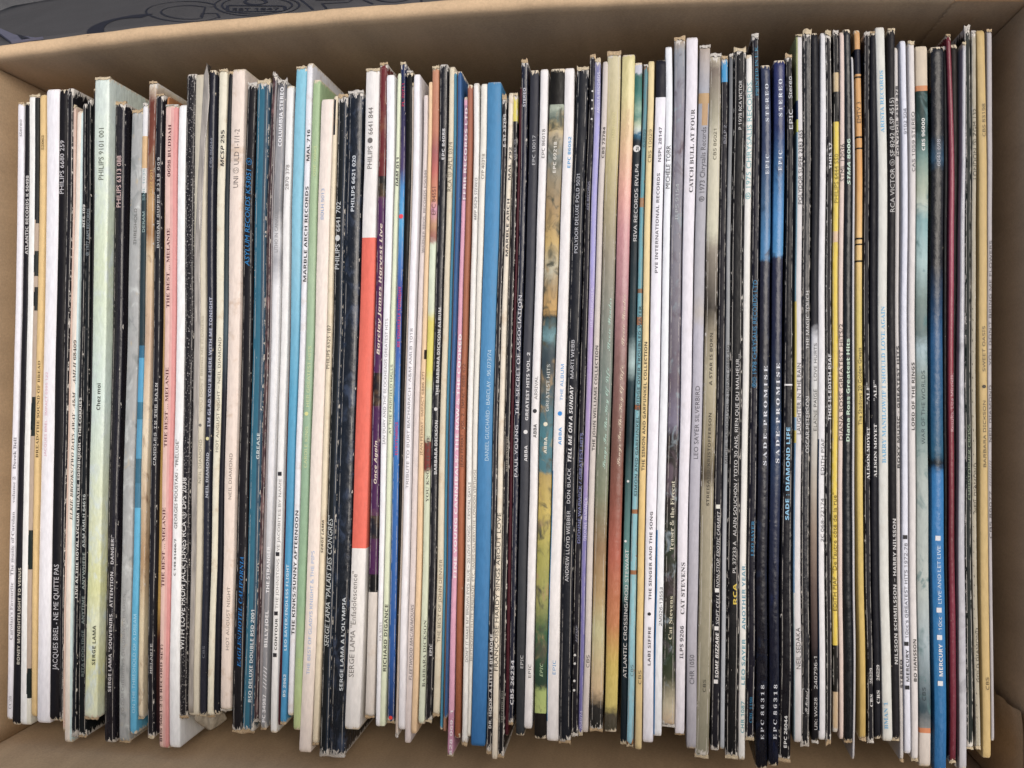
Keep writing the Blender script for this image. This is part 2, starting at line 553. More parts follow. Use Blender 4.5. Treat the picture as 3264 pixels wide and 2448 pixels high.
# a bluish grey corner piece lying on the flap at its left end, with a printed stroke
cp = [(a, max(b, 0.0012)) for a, b in (flap_pix(*p) for p in ((-60, 70), (0, 95), (50, 117), (105, 141), (96, 153), (60, 168), (-60, 190)))]
vs = [tuple(on_flap(u, s, .0016) - BX) for u, s in cp] + [tuple(on_flap(u, s, .0004) - BX) for u, s in cp]
nn = len(cp)
grey_board = kraft_material('grey_board', '5c5c6a', 0.06)
link('corner_piece', new_mesh('corner_piece', vs, [tuple(range(nn)), tuple(range(2 * nn - 1, nn - 1, -1))] + [(i, nn + i, nn + (i + 1) % nn, (i + 1) % nn) for i in range(nn)], grey_board), f_far)
st_ = [(a, max(b, 0.0012)) for a, b in (flap_pix(*p) for p in ((56, 117), (71, 122), (64, 154), (44, 154)))]
link('lettering', new_mesh('lettering', [tuple(on_flap(u, s, .0018) - BX) for u, s in st_], [(0, 1, 2, 3)], ink(PRINT)), f_far)
# ------------------------------------------------------------------ the record sleeves
# left/right edge of the spine at two heights of the photograph (v = 752 and v = 1852), its far and near end, colour (dimmer light at the right painted in), wear,
# label, lettering [(text, v start, v end, ink, style, cap height px, offset px)], extras
K, WH, GY, DK = '17161a', 'e6e4e0', '8a8788', '2b2a2e'
R = [
(48,68.5,27,46,328,2295,'ebe9ee',1,'thin white sleeve against the left cardboard wall, grey serif lettering down its spine',
 [('stereo',435,381,GY,'g',11,0),("Carolan's Favourite",2039,1857,'9a989c','s',14,0),('The music of Carolan',1835,1631,'8f8d92','s',14,0),('volume 2',1603,1519,'8f8d92','s',13,0),('Derek Bell',1495,1394,'7d7b82','s',14,0),('CC28',2259,2218,'a8a5a8','s',13,0)],{}),
(68.5,87,46,70,325,2311,'26242b',1,'thin black sleeve second from the left wall, white capitals ending in 50498',
 [('ATLANTIC RECORDS K 50498',811,560,'cfccc8','b',13,1),('BONEY M/NIGHTFLIGHT TO VENUS',2117,1810,'c9c3b4','b',13,2)],{}),
(87,121,70,104,305,2311,'f5f5ee',0,'white sleeve whose right half shows tan and black diamond shapes, left of a yellow sleeve',[],
 {'patch':[(305,2150,.60,1,'b5a08a'),(2150,2311,.66,1,'e4e0cc'),(312,700,.60,1,'2c2f2e'),(700,712,.72,1,'2c2f2e'),(800,880,.66,1,'2c3330'),(812,868,.60,1,'2c3330'),(915,990,.70,1,'2b2f2e'),(930,975,.62,1,'2b2f2e'),(1265,1390,.66,1,'24302e'),(1285,1370,.60,1,'24302e'),(1690,1815,.64,1,'20302c'),(1705,1800,.60,1,'20302c'),(2130,2225,.66,1,'28332f'),(2145,2212,.60,1,'28332f')]}),
(121,140,104,121,301,2287,'e3bf79',0,'narrow yellow sleeve numbered 52062, right of the sleeve with diamond shapes',
 [('52062',478,431,'6b5430','s',11,0),('BREAD/THE SOUND OF BREAD',1459,1150,'5c4a2c','s',12,1)],{'gloss':.5}),
(140,182,121,164,285,2305,'edebee',0,'broad plain white sleeve with tiny pink lettering along its left edge',
 [('JACQUES BREL · IMPACT 6995 122',1455,1186,'dba6b4','h',10,-9)],{}),
(182,210,164,195,284,2298,'242125',1,'black sleeve numbered 6680 259 beside the broad plain white one',
 [('PHILIPS 6680 259',618,448,'c8c5c6','g',14,-2),('JACQUES BREL - NE ME QUITTE PAS',2135,1799,'c4c2c4','g',16,2)],{}),
(210,229,195,209,281,2297,'29272c',3,'narrow black sleeve with a white scuffed edge and no lettering, near the left end',[],{}),
(229.5,236.5,209.5,213.5,338,2330,'d9b9a4',1,'very thin pinkish sleeve wedged left of the cream one with italic lettering',[],{}),
(236.5,258.5,213.5,238,352,2369,'eee0cd',1,'cream sleeve with pale blue right edge and black bold italic serif lettering',
 [('ELKIE BROOKS/TWO DAYS AWAY · A&M',1658,1249,'34322f','t',14,0),('AMLH 68409',1224,1084.5,'34322f','t',14,0)],{'patch':[(300,2420,.74,1,'c6dedd')]}),
(258.5,269.5,238,252.5,330,2345,'23272e',2,'very narrow dark sleeve with bold white capitals, right of a cream sleeve',
 [('NTS 109',724,652,'d8d6d0','b',10,0),('LIVE AT THE ROYAL LYCEUM THEATRE, EDINBURGH - THE CORRIES',1906,1267,'dcdad2','b',11,0)],{'edge':'d6c2a4'}),
(269.5,286,252.5,277,316,2349,'22272a',2,'dark green black sleeve with faded pale capitals and 64616',
 [('℗ 1977 A&M RECORDS',815,665,'8c9598','h',10,0),('RITA COOLIDGE',2156,2009,'68726e','b',13,1),('ANYTIME',1989,1900,'7f8984','b',13,1),('ANYWHERE',1879,1761,'8d9690','b',13,1),('A&M AMLH 64616',1745,1575,'b9bfba','b',12,0)],{}),
(291,313,279,297,285,2293,'45403f',1,'plain dark grey brown sleeve left of the broad pale green one',[],{}),
(313,359,297,338.6,247,2292,'d3dcc2',1,'broad pale green sleeve with watercolour yellow patches, taller than its neighbours',
 [('PHILIPS 9101 001',572.5,408,'63685c','g',16,0),('Chez moi',1307,1222,'3a3c38','b',17,0),('SERGE LAMA',2120,1994,'3d3f36','b',15,4)],
 {'mottle':[('cfdcd2',.4)],'patch':[],'gloss':.25,'dz':.004,'ramp':('LINEAR',[(0,'d8e6dc'),(.3,'cfdcb8'),(.5,'cde0d4'),(.7,'d6dcb0'),(.8,'d3d695'),(.85,'d9dfba'),(.93,'dadc9a'),(1,'dfe6c6')])}),
(359,392,338.6,372,328,2369,'2a2730',2,'black sleeve numbered 6313 088 right of the broad pale green one',
 [('PHILIPS 6313 088',661,496.6,'d5b9b6','g',14,-1),('SERGE LAMA "SOUVENIRS... ATTENTION... DANGER!"',2205,1705,'c4c1c4','b',14,-1)],{'gloss':.25}),
(396,410,374,386,352,2360,'7b716c',1,'dull brown grey sleeve sunk beside the grey sleeve with smoky pictures',[],{'dz':-.006}),
(410,446,386,420,353,2367,'a9aba8',1,'grey sleeve with smoky pencil pictures along its spine, left of a narrow blue one',
 [('THRESHOLD',780,665,'63625f','h',13,0),("TO OUR CHILDREN'S CHILDREN'S CHILDREN",2279,1893,'8c8c8c','h',13,-6)],{'mottle':[('8a8f8d',.25),('c4c8c4',.2),('c0b08f',-.1)]}),
(447,465,423,444,332,2340,'3d565c',1,'narrow dark teal sleeve turning bright sky blue towards its near end',
 [('DERAM',740,675,'a9c0bb','h',12,0),('SML 1035',639,538,'8fb0b0','h',11,0),('ON THE THRESHOLD OF A DREAM',2272,1958,'b3dcec','h',14,0)],
 {'ramp':('CONSTANT',[(0,'e3e2e2'),(.05,'d9b27c'),(.1,'d8d6d2'),(.14,'35494f'),(.38,'2f6f8f'),(.4,'4aa3cc'),(.47,'2f7795'),(.5,'4c9cc0'),(.56,'35718b'),(.6,'3f7f9c'),(.64,'52b2d8')])}),
(465,490,446,464,262,2291,'cdb48c',2,'ragged brown and cream sleeve with gold italic figures 2322 001',
 [('2322 001',625,542,'d9b870','i',11,2)],{'ramp':('LINEAR',[(0,'e2d3b4'),(.03,'7a3b2c'),(.13,'8a4a32'),(.19,'c39a62'),(.24,'a87a48'),(.27,'d8bd92'),(.4,'c9a888'),(.55,'e6d4b2'),(.75,'b28e63'),(.85,'d9c79f'),(1,'dccaa8')]),'mottle':[('8f6c4c',.1)]}),
(490,514,474,496,301,2351,'2b2a31',2,'black sleeve with white typewriter lettering, left of a gold edge',
 [('BUDDAH SUPER 2318 009',791.6,502,'d6d5d2','m',13,0),('CANDLES IN THE RAIN',1483,1220,'d6d5d2','m',14,0),('MELANIE',2147,2052,'d0cfcc','m',12,0)],{}),
(515,524,496,511,306,2340,'b58e3c',0,'thin gold sleeve darkening to brown, left of the pink one',[],{'dz':-.003,'ramp':('LINEAR',[(0,'a86a35'),(.08,'c79a55'),(.3,'c3a06b'),(.5,'b58e3c'),(.8,'b18c3a'),(.85,'5a2c20'),(1,'33222a')])}),
(524,562,511.5,543.5,334,2387,'e3a9a0',1,'salmon pink sleeve with dark red serif lettering repeated along its left edge',
 [('0698 BUDDAH',563,397,'5d2b34','s',14,-7),('THE BEST ... MELANIE',981,728,'5d2b34','s',14,-9),('THE BEST ... MELANIE',1425,1171,'5d2b34','s',14,-9),('THE BEST ... MELANIE',1871,1618,'5d2b34','s',14,-10),('BDS 5021-2 (2 RECORD SET)',2365,2055,'4a262c','s',11,-10)],
 {'patch':[(300,2400,.0,.46,'f0c6b6'),(300,2400,.70,1,'de908b')]}),
(562,590,543.5,577,333,2383,'f0f1ef',0,'clean white sleeve right of the pink one, small typewritten black lettering',
 [('C 149-81466/7',1835,1718,'3a393b','b',9,-6),('GEORGES MOUSTAKI - "PRÉLUDE"',1685,1401,'3a393b','h',10,-4)],{}),
(590,620,577,604,234,2288,'2f2d31',2,'black sleeve dusted with white specks and bold white lettering ending in 2038',
 [('WITH LOVE FROM JACK JONES RCA Ⓢ DPS 2038',2072,1522,'e4e2de','b',15,-6)],{'specks':1}),
(620,658,608,643,236,2284,'cfc6ae',1,'cream sleeve inside a crumpled grey plastic cover that curls up at the far end',
 [('NEIL DIAMOND',1540,1401,'8d8878','h',12,8),('●',1360,1350,'7d7870','g',9,8),("YOU DON'T BRING ME FLOWERS",1314,1007,'b5ad98','h',11,8)],{'cover':1}),
(660,682,645,665,224,2282,'343643',1,'navy sleeve in shiny plastic with a yellow dot between its white words',
 [('CBS 86044',534,440,'8f93a0','h',11,0),('NEIL DIAMOND',1586,1443,'b9bcc4','b',12,0),('●',1404,1392,'dcd6a0','g',10,0),("I'M GLAD YOU'RE HERE WITH ME TONIGHT",1360,947,'b5b9c8','b',13,1),('CBS',2097,2059,'787a82','h',11,0)],{'gloss':.16}),
(690,716,669,691.5,224,2285,'e6e0c6',1,'cream sleeve with bold black catalogue letters ending in 255',
 [('MCSP 255',531,415,DK,'B',17,0),('HOT AUGUST NIGHT — NEIL DIAMOND',1441,1075.5,'4a4844','h',13,0)],{'stain':.35}),
(716,731.5,691.5,709,230,2280,'2d2b2f',1,'narrow plain dark sleeve between a cream and a broad pinkish cream one',[],{'ramp':('LINEAR',[(0,'2a282b'),(.3,'3d4a4c'),(.4,'4d6068'),(.5,'2c2a34'),(1,'22252e')])}),
(731.5,772,710.5,745,218,2266,'ead8c8',1,'broad pinkish cream sleeve with spaced grey capitals',
 [('UNI Ⓢ ULD 1-1/1-2',598,411,'7d7470','g',16,0),('NEIL DIAMOND',1591,1445,'7d746e','h',14,0),('HOT AUGUST NIGHT',2072,1870,'7d746e','h',14,2)],{'stain':.4}),
(773,805,746.5,782,266,2333,'28262b',2,'black sleeve with bright blue italic lettering and 53051',
 [('ASYLUM RECORDS K53051 Ⓢ',848,504,'2f7fb8','t',15,-1),('EAGLES/HOTEL CALIFORNIA',2126,1774,'2472b4','t',17,-1)],{}),
(811,850,786,822,259,2335,'2c7088',3,'teal blue sleeve with badly chipped cream edges and bold white 2001',
 [('GREASE',1463,1380,'c8d2d0','b',14,6),('RSO DELUXE DOUBLE RSD 2001',2238,1944,'d6dcdc','b',15,2)],{'patch':[(250,2400,.62,1,'34566c')]}),
(851,864,822,834,238,2302,'4a343a',2,'thin dark purple brown speckled sleeve right of the chipped teal one',[],{'mottle':[('7d5a58',.4)]}),
(864,870,834,843,250,2300,'8f8888',0,'thin grey plastic edged sleeve left of one with white capitals',[],{'gloss':.2}),
(870,897,843,862,257,2326,'dddddd',2,'white and grey sleeve with faint white capitals and diagonal stripes near its end',
 [('COLUMBIA STEREO',467,278,'f4f4f4','b',16,0),('LITHO IN CANADA',804,674,'8b898a','g',11,0),('BILLY JOEL',2063,1945.5,'ecebea','b',14,0),('THE STRANGER',1890,1741,'f0f0f0','b',14,0),('PC 34987',2302,2214,'efeeee','b',14,0),('//////',2196,2124,'e8e8e8','h',16,0)],
 {'ramp':('LINEAR',[(0,'4a4a4e'),(.02,'808084'),(.12,'9a9a9c'),(.2,'8a8a8c'),(.24,'d8d8d8'),(.28,'a9a9ac'),(.32,'e6e6e6'),(.45,'ebebea'),(.6,'e2e2e4'),(.72,'c4c4c6'),(.76,'8a8a8e'),(1,'8f8f92')])}),
(900,923,870,892,272,2338,'ebeae6',1,'white sleeve with small black squares between its words',
 [('2870 378',605,525,'8a8684','g',12,0),('■',2094,2082,DK,'g',12,0),('CONTOUR',2072,1971,DK,'b',12,0),('■',1961,1949,DK,'g',12,0),('THE JOHNSTONS',1940,1781,'7b7878','h',12,0),('■',1772,1760,DK,'g',12,0),('YE JACOBITES BY NAME',1757.5,1526,'7b7878','h',12,0),('■',1516,1504,DK,'g',12,0)],{}),
(924,930,893,904,290,2312,'5c1f2e',0,'thin maroon sleeve tucked left of the narrow sky blue one',[],{'dz':-.002}),
(930.5,961,904.7,926.5,214,2308,'5fb4d2',1,'sky blue sleeve standing tall at the far end, left of a white one',
 [('BS 2962',2221,2149,'dcebf2','b',12,0),('LEO SAYER/ENDLESS FLIGHT',2073,1799,'cfe4ee','b',12,-1)],{'ramp':('LINEAR',[(0,'7cc6dc'),(.3,'84c4da'),(.5,'4fa8cc'),(.7,'3f98c4'),(1,'3a96c8')])}),
(963,982,927,945,200,2283,'e6e6ea',1,'white sleeve with bold black letters and number 716, taller at the far end',
 [('MAL 716',513,413,DK,'b',14,1),('MARBLE ARCH RECORDS',898,594,DK,'b',14,1),('THE KINKS/SUNNY AFTERNOON',2023,1627,DK,'b',14,0)],{'stain':.3}),
(982,1006.5,945,970,254,2331,'9dbb92',1,'sage green sleeve with pale yellow lettering and a yellow dot',
 [('ODE 76043',561.6,466,'d4dca0','h',12,0),('CAROLE KING',1490,1360,'d0d8a2','h',14,0),('●',1325,1312,'dfe09a','g',12,0),('HER GREATEST HITS',1296,1103,'d4dca8','h',14,0),('ODE',2131,2097,'c6d890','h',12,0)],{'ramp':('LINEAR',[(0,'a3c08a'),(.3,'a4bf98'),(.6,'8fb291'),(.8,'8fb48c'),(.95,'b4c884'),(1,'bccb88')])}),
(1008,1048,972,1011.5,317,2400,'f0e1d3',0,'broad cream sleeve with light blue capitals along the left of its spine',
 [('BDLH 5013',699,601,'7ba0cf','h',13,-6),('THE BEST OF GLADYS KNIGHT & THE PIPS',2149,1756,'8aaedb','h',14,-3)],{}),
(1048.5,1064,1012,1030,305,2373,'e8d8b6',1,'narrow cream sleeve with small slanted black lettering, right of a broad cream one',
 [('PHILIPS 6325 187',1175,1036,'4d4640','g',11,0),('SERGE LAMA',1763,1658,'3c3630','B',11,-1)],{'stain':.25,'patch':[(315,430,.2,.7,'33333a')]}),
(1065,1097,1031,1062,305,2409,'23292d',3,'dark teal black sleeve with a cracked cream crease along its right side',
 [('PHILIPS ● 6641 702',858,643,'c9ccca','g',14,-6),('SERGE LAMA "PALAIS DES CONGRÈS"',2061,1642,'c2c6c4','i',15,-3)],{'patch':[(300,2420,.66,1,'2b3a4c')]}),
(1098,1147,1063,1113,294,2410,'252c36',2,'broad dark blue black sleeve with bold white 6621 020',
 [('PHILIPS 6621 020',674,496,'d0d6da','b',15,-3),("SERGE LAMA A L'OLYMPIA",2201,1904,'c9cfd2','b',15,6)],{'gloss':.2,'mottle':[('3f4c63',.3)]}),
(1151.6,1196,1113.6,1162,222,2326,'eae6e0',1,'broad white sleeve with a long coral red band in its middle',
 [('PHILIPS ● 6641 844',538,343,'6b6764','g',15,-3),('SERGE LAMA "Enfadolescence"',2158,1821,'777370','g',16,-10)],{'patch':[(757,1748,None,None,'f0674f')]}),
(1197,1223,1170,1199,203,2286,'5d2b62',2,'purple sleeve dark red at the far end and dirty white at the near end',
 [('Barclay James Harvest Live',1131,712,'e6d7c6','B',13,0),('Once Again',1542,1405,'e6d7c6','B',13,0)],
 {'stain':.2,'ramp':('CONSTANT',[(0,'7d2a2e'),(.168,'2a2729'),(.2,'5f2d66'),(.47,'2b2630'),(.52,'5c2a62'),(.69,'2b2a38'),(.725,'5c2a60'),(.78,'1f1e22'),(.806,'dcd3c8')])}),
(1225,1249,1203,1220.5,238,2318,'f0f0f2',0,'white sleeve with thin grey capitals, left of a narrow pale green one',
 [('IAN DURY AND THE BLOCKHEADS GREATEST HITS',1416,1016,'838286','h',13,0),('FA 3031',2041,1985,'9a9a9e','h',12,2)],{}),
(1252,1264.5,1222,1238,232,2317,'e0e8c4',0,'narrow pale green sleeve with slanted black letters at the far end',
 [('DAM 011',594,502,DK,'B',13,0),('AT THE FAIRFIELD HALLS',1383,1162,'3c3f38','h',11,0),('RICHARD DIGANCE',2140,1926,'3a3d36','b',15,0)],{}),
(1265,1284,1238.6,1262,200,2304,'3f8cc8',2,'bright blue sleeve with red lettering and red dots',
 [('PL 70711',339,267,'d83a5c','h',11,0),('●',697,683,'ee4a58','g',14,0),('BE YOURSELF TONIGHT',1106,913,'c8386c','b',12,0),('EURYTHMICS',1450,1345,'c8386c','b',12,0),('●',2293,2281,'f04a40','g',12,0)],
 {'ramp':('LINEAR',[(0,'22366b'),(.06,'31345c'),(.16,'57487c'),(.19,'3d8fd0'),(.24,'4aa9de'),(.3,'3d7cc6'),(.35,'454ea6'),(.42,'3d5fb4'),(.5,'2f80cc'),(.7,'2c6ab6'),(.9,'2760ae'),(1,'243f78')])}),
(1284,1301,1262,1269.5,228,2308,'1f1f20',1,'plain black sleeve right of the bright blue one',[],{}),
(1302,1309,1270,1278.5,270,2347,'cdb9a6',2,'very thin ragged beige sleeve with worn off lettering',[],{}),
(1310,1331,1278.6,1300,236,2329,'efecee',0,'white sleeve with grey capitals and beige side, right of a thin ragged beige one',
 [('TRIBUTE TO BURT BACHARACH • A&M AMLB 1018',1557,1046.5,'77767b','h',13,0)],{'dz':.002}),
(1336,1352.5,1301,1320.7,303,2369,'dccfca',0,'pale pinkish grey sleeve with dark italic lettering, right of a white one',
 [('WARNER BROS. RECORDS K56344',806,542,'5f5856','h',11,2),('FLEETWOOD MAC/RUMOURS',2167,1926,'4a4546','i',14,1)],{}),
(1352.5,1367,1322,1340,260,2341,'ecc898',0,'light orange sleeve with brown capitals ending in 471',
 [('JEAN FERRAT - IMPACT 6886 471',1452,1186,'6a4a34','h',11,0)],{'patch':[(1115,1145,.6,1,'3a2a20')]}),
(1367,1389,1342,1363.4,214,2311,'d8dec0',1,'sleeve brown pink at the far end turning pale green with a yellow patch',
 [('EPC 84551',684.5,596,'6a4440','g',13,0),("YOU KNOW IT'S ME",1600,1389,'5a544c','s',13,0),('BARBARA DICKSON',2189,1976,'66665c','s',14,2)],
 {'ramp':('LINEAR',[(0,'c98a64'),(.1,'c27a5c'),(.13,'a85f5f'),(.16,'c86a5e'),(.2,'d8966a'),(.215,'dc9cb4'),(.24,'c79468'),(.26,'a5645c'),(.27,'d8e4c8'),(.37,'d6dec0'),(.385,'dfd050'),(.46,'e2d84a'),(.49,'d2dab0'),(.565,'c8d0b0'),(.57,'8a4034'),(.61,'8a3a34'),(.615,'d2dab8'),(1,'d8e0c4')])}),
(1390,1416,1364,1387,205,2300,'29282e',2,'black sleeve with bold white capitals and dot, right of the brown and green one',
 [('EPC 84088',509,410,'d4d3d2','b',13,0),('THE BARBARA DICKSON ALBUM',1260,981,'d8d7d4','b',13,3),('●',1310,1298,'d8d7d4','g',11,2),('BARBARA DICKSON',1511.6,1340,'d8d7d4','b',13,3),('EPIC',2090,2052,'d0cfce','b',12,0)],{'gloss':.28}),
(1416.5,1435,1388,1409.5,211,2280,'e0d4b6',1,'cream sleeve with grey capitals ending in 0374',
 [('RCA Ⓢ APL1 0374',610,453,'76705f','h',14,0),('THE BEST OF JOHN DENVER',2046.5,1783,'666050','h',14,0)],{'stain':.3}),
(1436,1445,1410,1418,228,2326,'3f8fae',1,'thin teal blue sleeve right of a cream one',[],{}),
(1445.5,1451,1418.5,1425.5,228,2334,'a8785c',0,'thin stack edge of brown card between two thin blue sleeves',[],{}),
(1451.6,1463,1426,1434,226,2292,'35659c',1,'narrow mid blue sleeve left of the candy pink one',[],{'dz':.002}),
(1464,1479.6,1434.6,1453.8,308,2411,'e8a8c2',1,'candy pink sleeve with chunky white lettering',
 [('FFRR RECORDS LTD.',636,335.5,'f2e4e8','b',13,0),('FINE YOUNG CANNIBALS/ THE RAW & THE COOKED',1841,1065,'f6eef0','b',14,0),('828 069. 1',2407,2264.6,'f4ecee','b',13,0)],{'patch':[(335,640,None,None,'b989a4'),(1065,1845,.05,.16,'9a5a72'),(2265,2409,None,None,'cf8fae')]}),
(1480,1497,1455,1473,269,2356,'a9603c',1,'reddish brown sleeve with dark capitals ending in 472',
 [('JEAN FERRAT - VOL. 2 - IMPACT 6886 472',1490,1160,'45241a','h',13,0)],{'ramp':('LINEAR',[(0,'a8654a'),(.3,'ab6544'),(.6,'b0623a'),(1,'96522c')])}),
(1500,1519,1477,1496,264,2371,'ebeae4',2,'white sleeve with a chipped dark left edge and long grey capitals',
 [('MFP 5629 STEREO',701,567,'5a5856','i',12,0),("DON'T IT MAKE MY BROWN EYES BLUE – 20 LOVE SONGS – CRYSTAL GAYLE",2109.5,1537,'5f5d5c','h',12,1)],{'patch':[(900,2000,0,.06,'2a2624')]}),
(1520,1538.6,1497,1510,267,2351,'e8e4d6',0,'creamy white sleeve numbered 40318 left of the broad blue one',
 [('CFP 40318',570.6,491,'5b5954','h',13,0),('BEETHOVEN: FLUTE SERENADE, ETC. JAMES GALWAY/THE LONDON VIRTUOSI',2106,1497,'6e6b64','h',12,0)],{}),
(1540,1588,1511.5,1559,261,2383,'3b86ba',0,'broad plain blue sleeve with thin white capitals, widest blue in the box',
 [('DANIEL GUICHARD - BARCLAY - 96.073/74',1468,1115,'c3dce9','h',17,4)],{'ramp':('LINEAR',[(0,'4089b8'),(.4,'4690c2'),(.7,'3680b6'),(1,'2a74b4')])}),
(1589,1604.5,1560,1576.6,308,2403,'302d33',3,'narrow worn black sleeve right of the broad blue one, bold white 23795',
 [('E-ST 23795',467.5,362.6,'dad8d4','b',12,0),('DR. HOOK · A LITTLE BIT MORE',2322,2021,'dad8d4','b',13,0)],{}),
(1606,1622.5,1577,1595,295,2421,'e8dcc4',1,'narrow cream sleeve with wide bold black capitals and 792',
 [('MAL 792',574,469,DK,'b',12,1),('MARBLE ARCH',817,634,DK,'b',12,0),('FRANÇOISE HARDY SINGS ABOUT LOVE',2138,1634.5,'34322f','b',13,0)],{'stain':.4}),
(1623.5,1641,1595.6,1616,300,2414,'27262b',3,'worn black sleeve with a bright yellow square at its far end',
 [('MERL 23',512,445,'8d8c90','s',11,0),('DAVID HENTSCHEL',1503,1388,'9c9688','s',11,0),('EDUCATING RITA',2302,2200,'8a8a80','s',11,0)],{'patch':[(303,387,None,None,'dccb3c')]}),
(1642,1650.4,1616.6,1626.5,277,2347,'571c28',0,'thin maroon sleeve between two dark worn ones near the middle',[],{'dz':-.001}),
(1650.6,1671.6,1627,1645,193,2311,'2c3044',2,'dark blue sleeve with large white capitals, tallest at the far end near the middle',
 [('STEREO',340,280,'c9cad2','b',12,-2),('PAUL YOUNG',1520,1355,'dcdce0','h',14,-1),('THE SECRET OF ASSOCIATION',1322,942,'dcdce0','h',15,-1),('CBS 26234',2246.5,2104,'d6d6da','b',15,0)],{'gloss':.25}),
(1677,1706,1650,1678,224,2346,'4a4b53',1,'slate grey sleeve numbered 10017 with white lettering and a white dot',
 [('EPC 10017',526,432,'cdcdce','h',14,0),('ABBA',1471,1420,'e0dfde','b',14,2),('●',1384,1370,'e6e5e2','g',13,2),('GREATEST HITS VOL. 2',1340,1123,'e0dfde','b',14,2),('EPIC',2129,2088,'d4d4d4','h',13,2)],{'ramp':('LINEAR',[(0,'42434c'),(.5,'4f5058'),(.8,'45484c'),(1,'3c4044')])}),
(1709,1734.6,1681,1707.5,219,2326,'e9e5e2',0,'white sleeve numbered 86018 with black lettering and a black dot',
 [('EPC 86018',504,412,'3a3838','h',14,0),('ABBA',1395,1351.5,DK,'b',15,0),('●',1317,1303,DK,'g',13,0),('ARRIVAL',1273,1199,DK,'h',14,0),('EPIC',2160,2117,DK,'h',13,0)],{}),
(1736,1782,1709.5,1750,220,2356,'8a8b6c',1,'broad sleeve with a blurred garden photograph in ochre, teal and olive on its spine',
 [('EPC 69218',551,452,'e0dcd0','b',14,-2),('ABBA',1445.5,1393,'e2ddcc','b',14,-3),('●',1360,1344,'e6dfc8','g',13,-2),('GREATEST HITS',1311,1161,'dadcd4','h',14,0),('EPIC',2156,2113,'b9cfa8','i',14,0)],
 {'mottle':[('a88c5c',.2),('5a5a48',.3)],'patch':[(215,333,None,None,'27241f'),(2273,2360,None,None,'2a2521')],
  'ramp':('LINEAR',[(0,'27241f'),(.05,'27241f'),(.056,'b4bfa8'),(.075,'5c6a60'),(.085,'c9b070'),(.1,'b8a888'),(.13,'7d8580'),(.17,'9a8a6a'),(.21,'a88a58'),(.26,'c9a85c'),(.3,'b8b49a'),(.33,'b3925c'),(.36,'c69a4c'),(.37,'33403e'),(.4,'6d9aa0'),(.415,'4a5a5e'),(.44,'3f4f58'),(.5,'4e6a72'),(.545,'47818c'),(.6,'4a7a84'),(.605,'b59a50'),(.66,'c8b04a'),(.72,'a8a244'),(.8,'94964a'),(.84,'3f6a44'),(.92,'2f4c3c'),(.93,'a8bc64'),(.96,'b4c468'),(1,'2a2521')])}),
(1783.5,1818.5,1751,1790,217,2364,'ece8e5',0,'broad white sleeve with sky blue lettering and a thin blue left edge',
 [('EPC 86052',535,436,'5aa2d2','b',14,3),('ABBA',1418,1362,'3f96d4','b',14,2),('●',1325,1311,'2f8cd8','g',14,2),('THE ALBUM',1277,1161,'3f96d4','h',14,3),('EPIC',2149,2104,'4496cc','h',14,1)],{'patch':[(1500,2300,0,.09,'4a92c0')]}),
(1819.7,1858,1791,1829,217,2367,'262932',2,'dark navy sleeve with thin white capitals and two worn fold lines',
 [('POLYDOR DELUXE POLD 5031',807,555,'c5c6cc','h',15,-4),('MARTI WEBB',1206,1083.5,'cfcfd2','h',15,-5),('TELL ME ON A SUNDAY',1472.6,1228,'e2e0de','B',16,-5),('ANDREW LLOYD WEBBER',1854,1628,'d0cfd0','h',16,-4),('DON BLACK',1604.6,1492.5,'d0cfd0','h',15,-5)],{}),
(1860,1880,1830.5,1853,179,2342,'26242c',2,'black sleeve with white dots near both ends and lavender lettering',
 [('●',294,288,'dad8d4','g',6,2),('●',323,317,'dad8d4','g',6,2),('●',350,344,'dad8d4','g',6,2),('●',383,377,'dad8d4','g',6,2),('AFE RECORDS',671,578.6,'8f8fa4','h',11,0),('DIONNE WARWICK / GREATEST HITS',1731,1380,'8488ba','h',13,0),('AFEMP',2048,1994,'8c8c98','i',11,0),('●',2092,2084,'dad8d4','g',8,-3),('●',2119,2111,'dad8d4','g',8,-3),('●',2174,2166,'dad8d4','g',8,-3),('●',2204,2196,'dad8d4','g',8,-3)],{}),
(1880.7,1900,1853.6,1869.5,190,2342,'a49cd0',2,'lavender purple sleeve with pale lettering',
 [('ARISTA RECORDS',361.6,229.6,'dedcf0','h',13,2),('HEARTBREAKER',1042,919,'d6d0ea','h',12,0),('DIONNE WARWICK',1722,1585,'dcd8f0','h',14,0),('204974',2326,2266,'cfcbe4','h',13,0)],{'ramp':('LINEAR',[(0,'7c7ca4'),(.05,'8f8fc0'),(.1,'a8a4dc'),(.3,'a9a4dc'),(.4,'b39ccc'),(.6,'a890c4'),(.7,'7f78b4'),(1,'6c68a8')])}),
(1901,1920.5,1870,1891,195,2337,'cfc4bb',0,'beige grey sleeve with bold black capitals, right of the lavender one',
 [('CBS 73784',504,405,'3a3633','b',12,0),('THE JOHN WILLIAMS COLLECTION',1436.5,1101.6,'3a3836','b',13,0),('CBS',2127.6,2088,'3c3838','h',14,0)],{}),
(1921,1964,1892,1933.6,170,2329,'a3a37c',2,'worn olive gold sleeve with pale mint script lettering, left of its rosy twin',
 [('TMSP 6002',448,358,'d8cf96','h',14,0),('Songs In The Key Of Life',1494,1172,'b5d4c4','c',15,2),('Stevie Wonder',1118,950,'b5d4c4','c',15,4)],
 {'gloss':.3,'ramp':('LINEAR',[(0,'cdc298'),(.15,'c2b47c'),(.22,'ada076'),(.3,'978e78'),(.38,'86887a'),(.5,'75837a'),(.65,'7f8468'),(.73,'93744f'),(.8,'b09260'),(.85,'bdb684'),(.94,'cdb084'),(.965,'3c3a38'),(1,'34332f')])}),
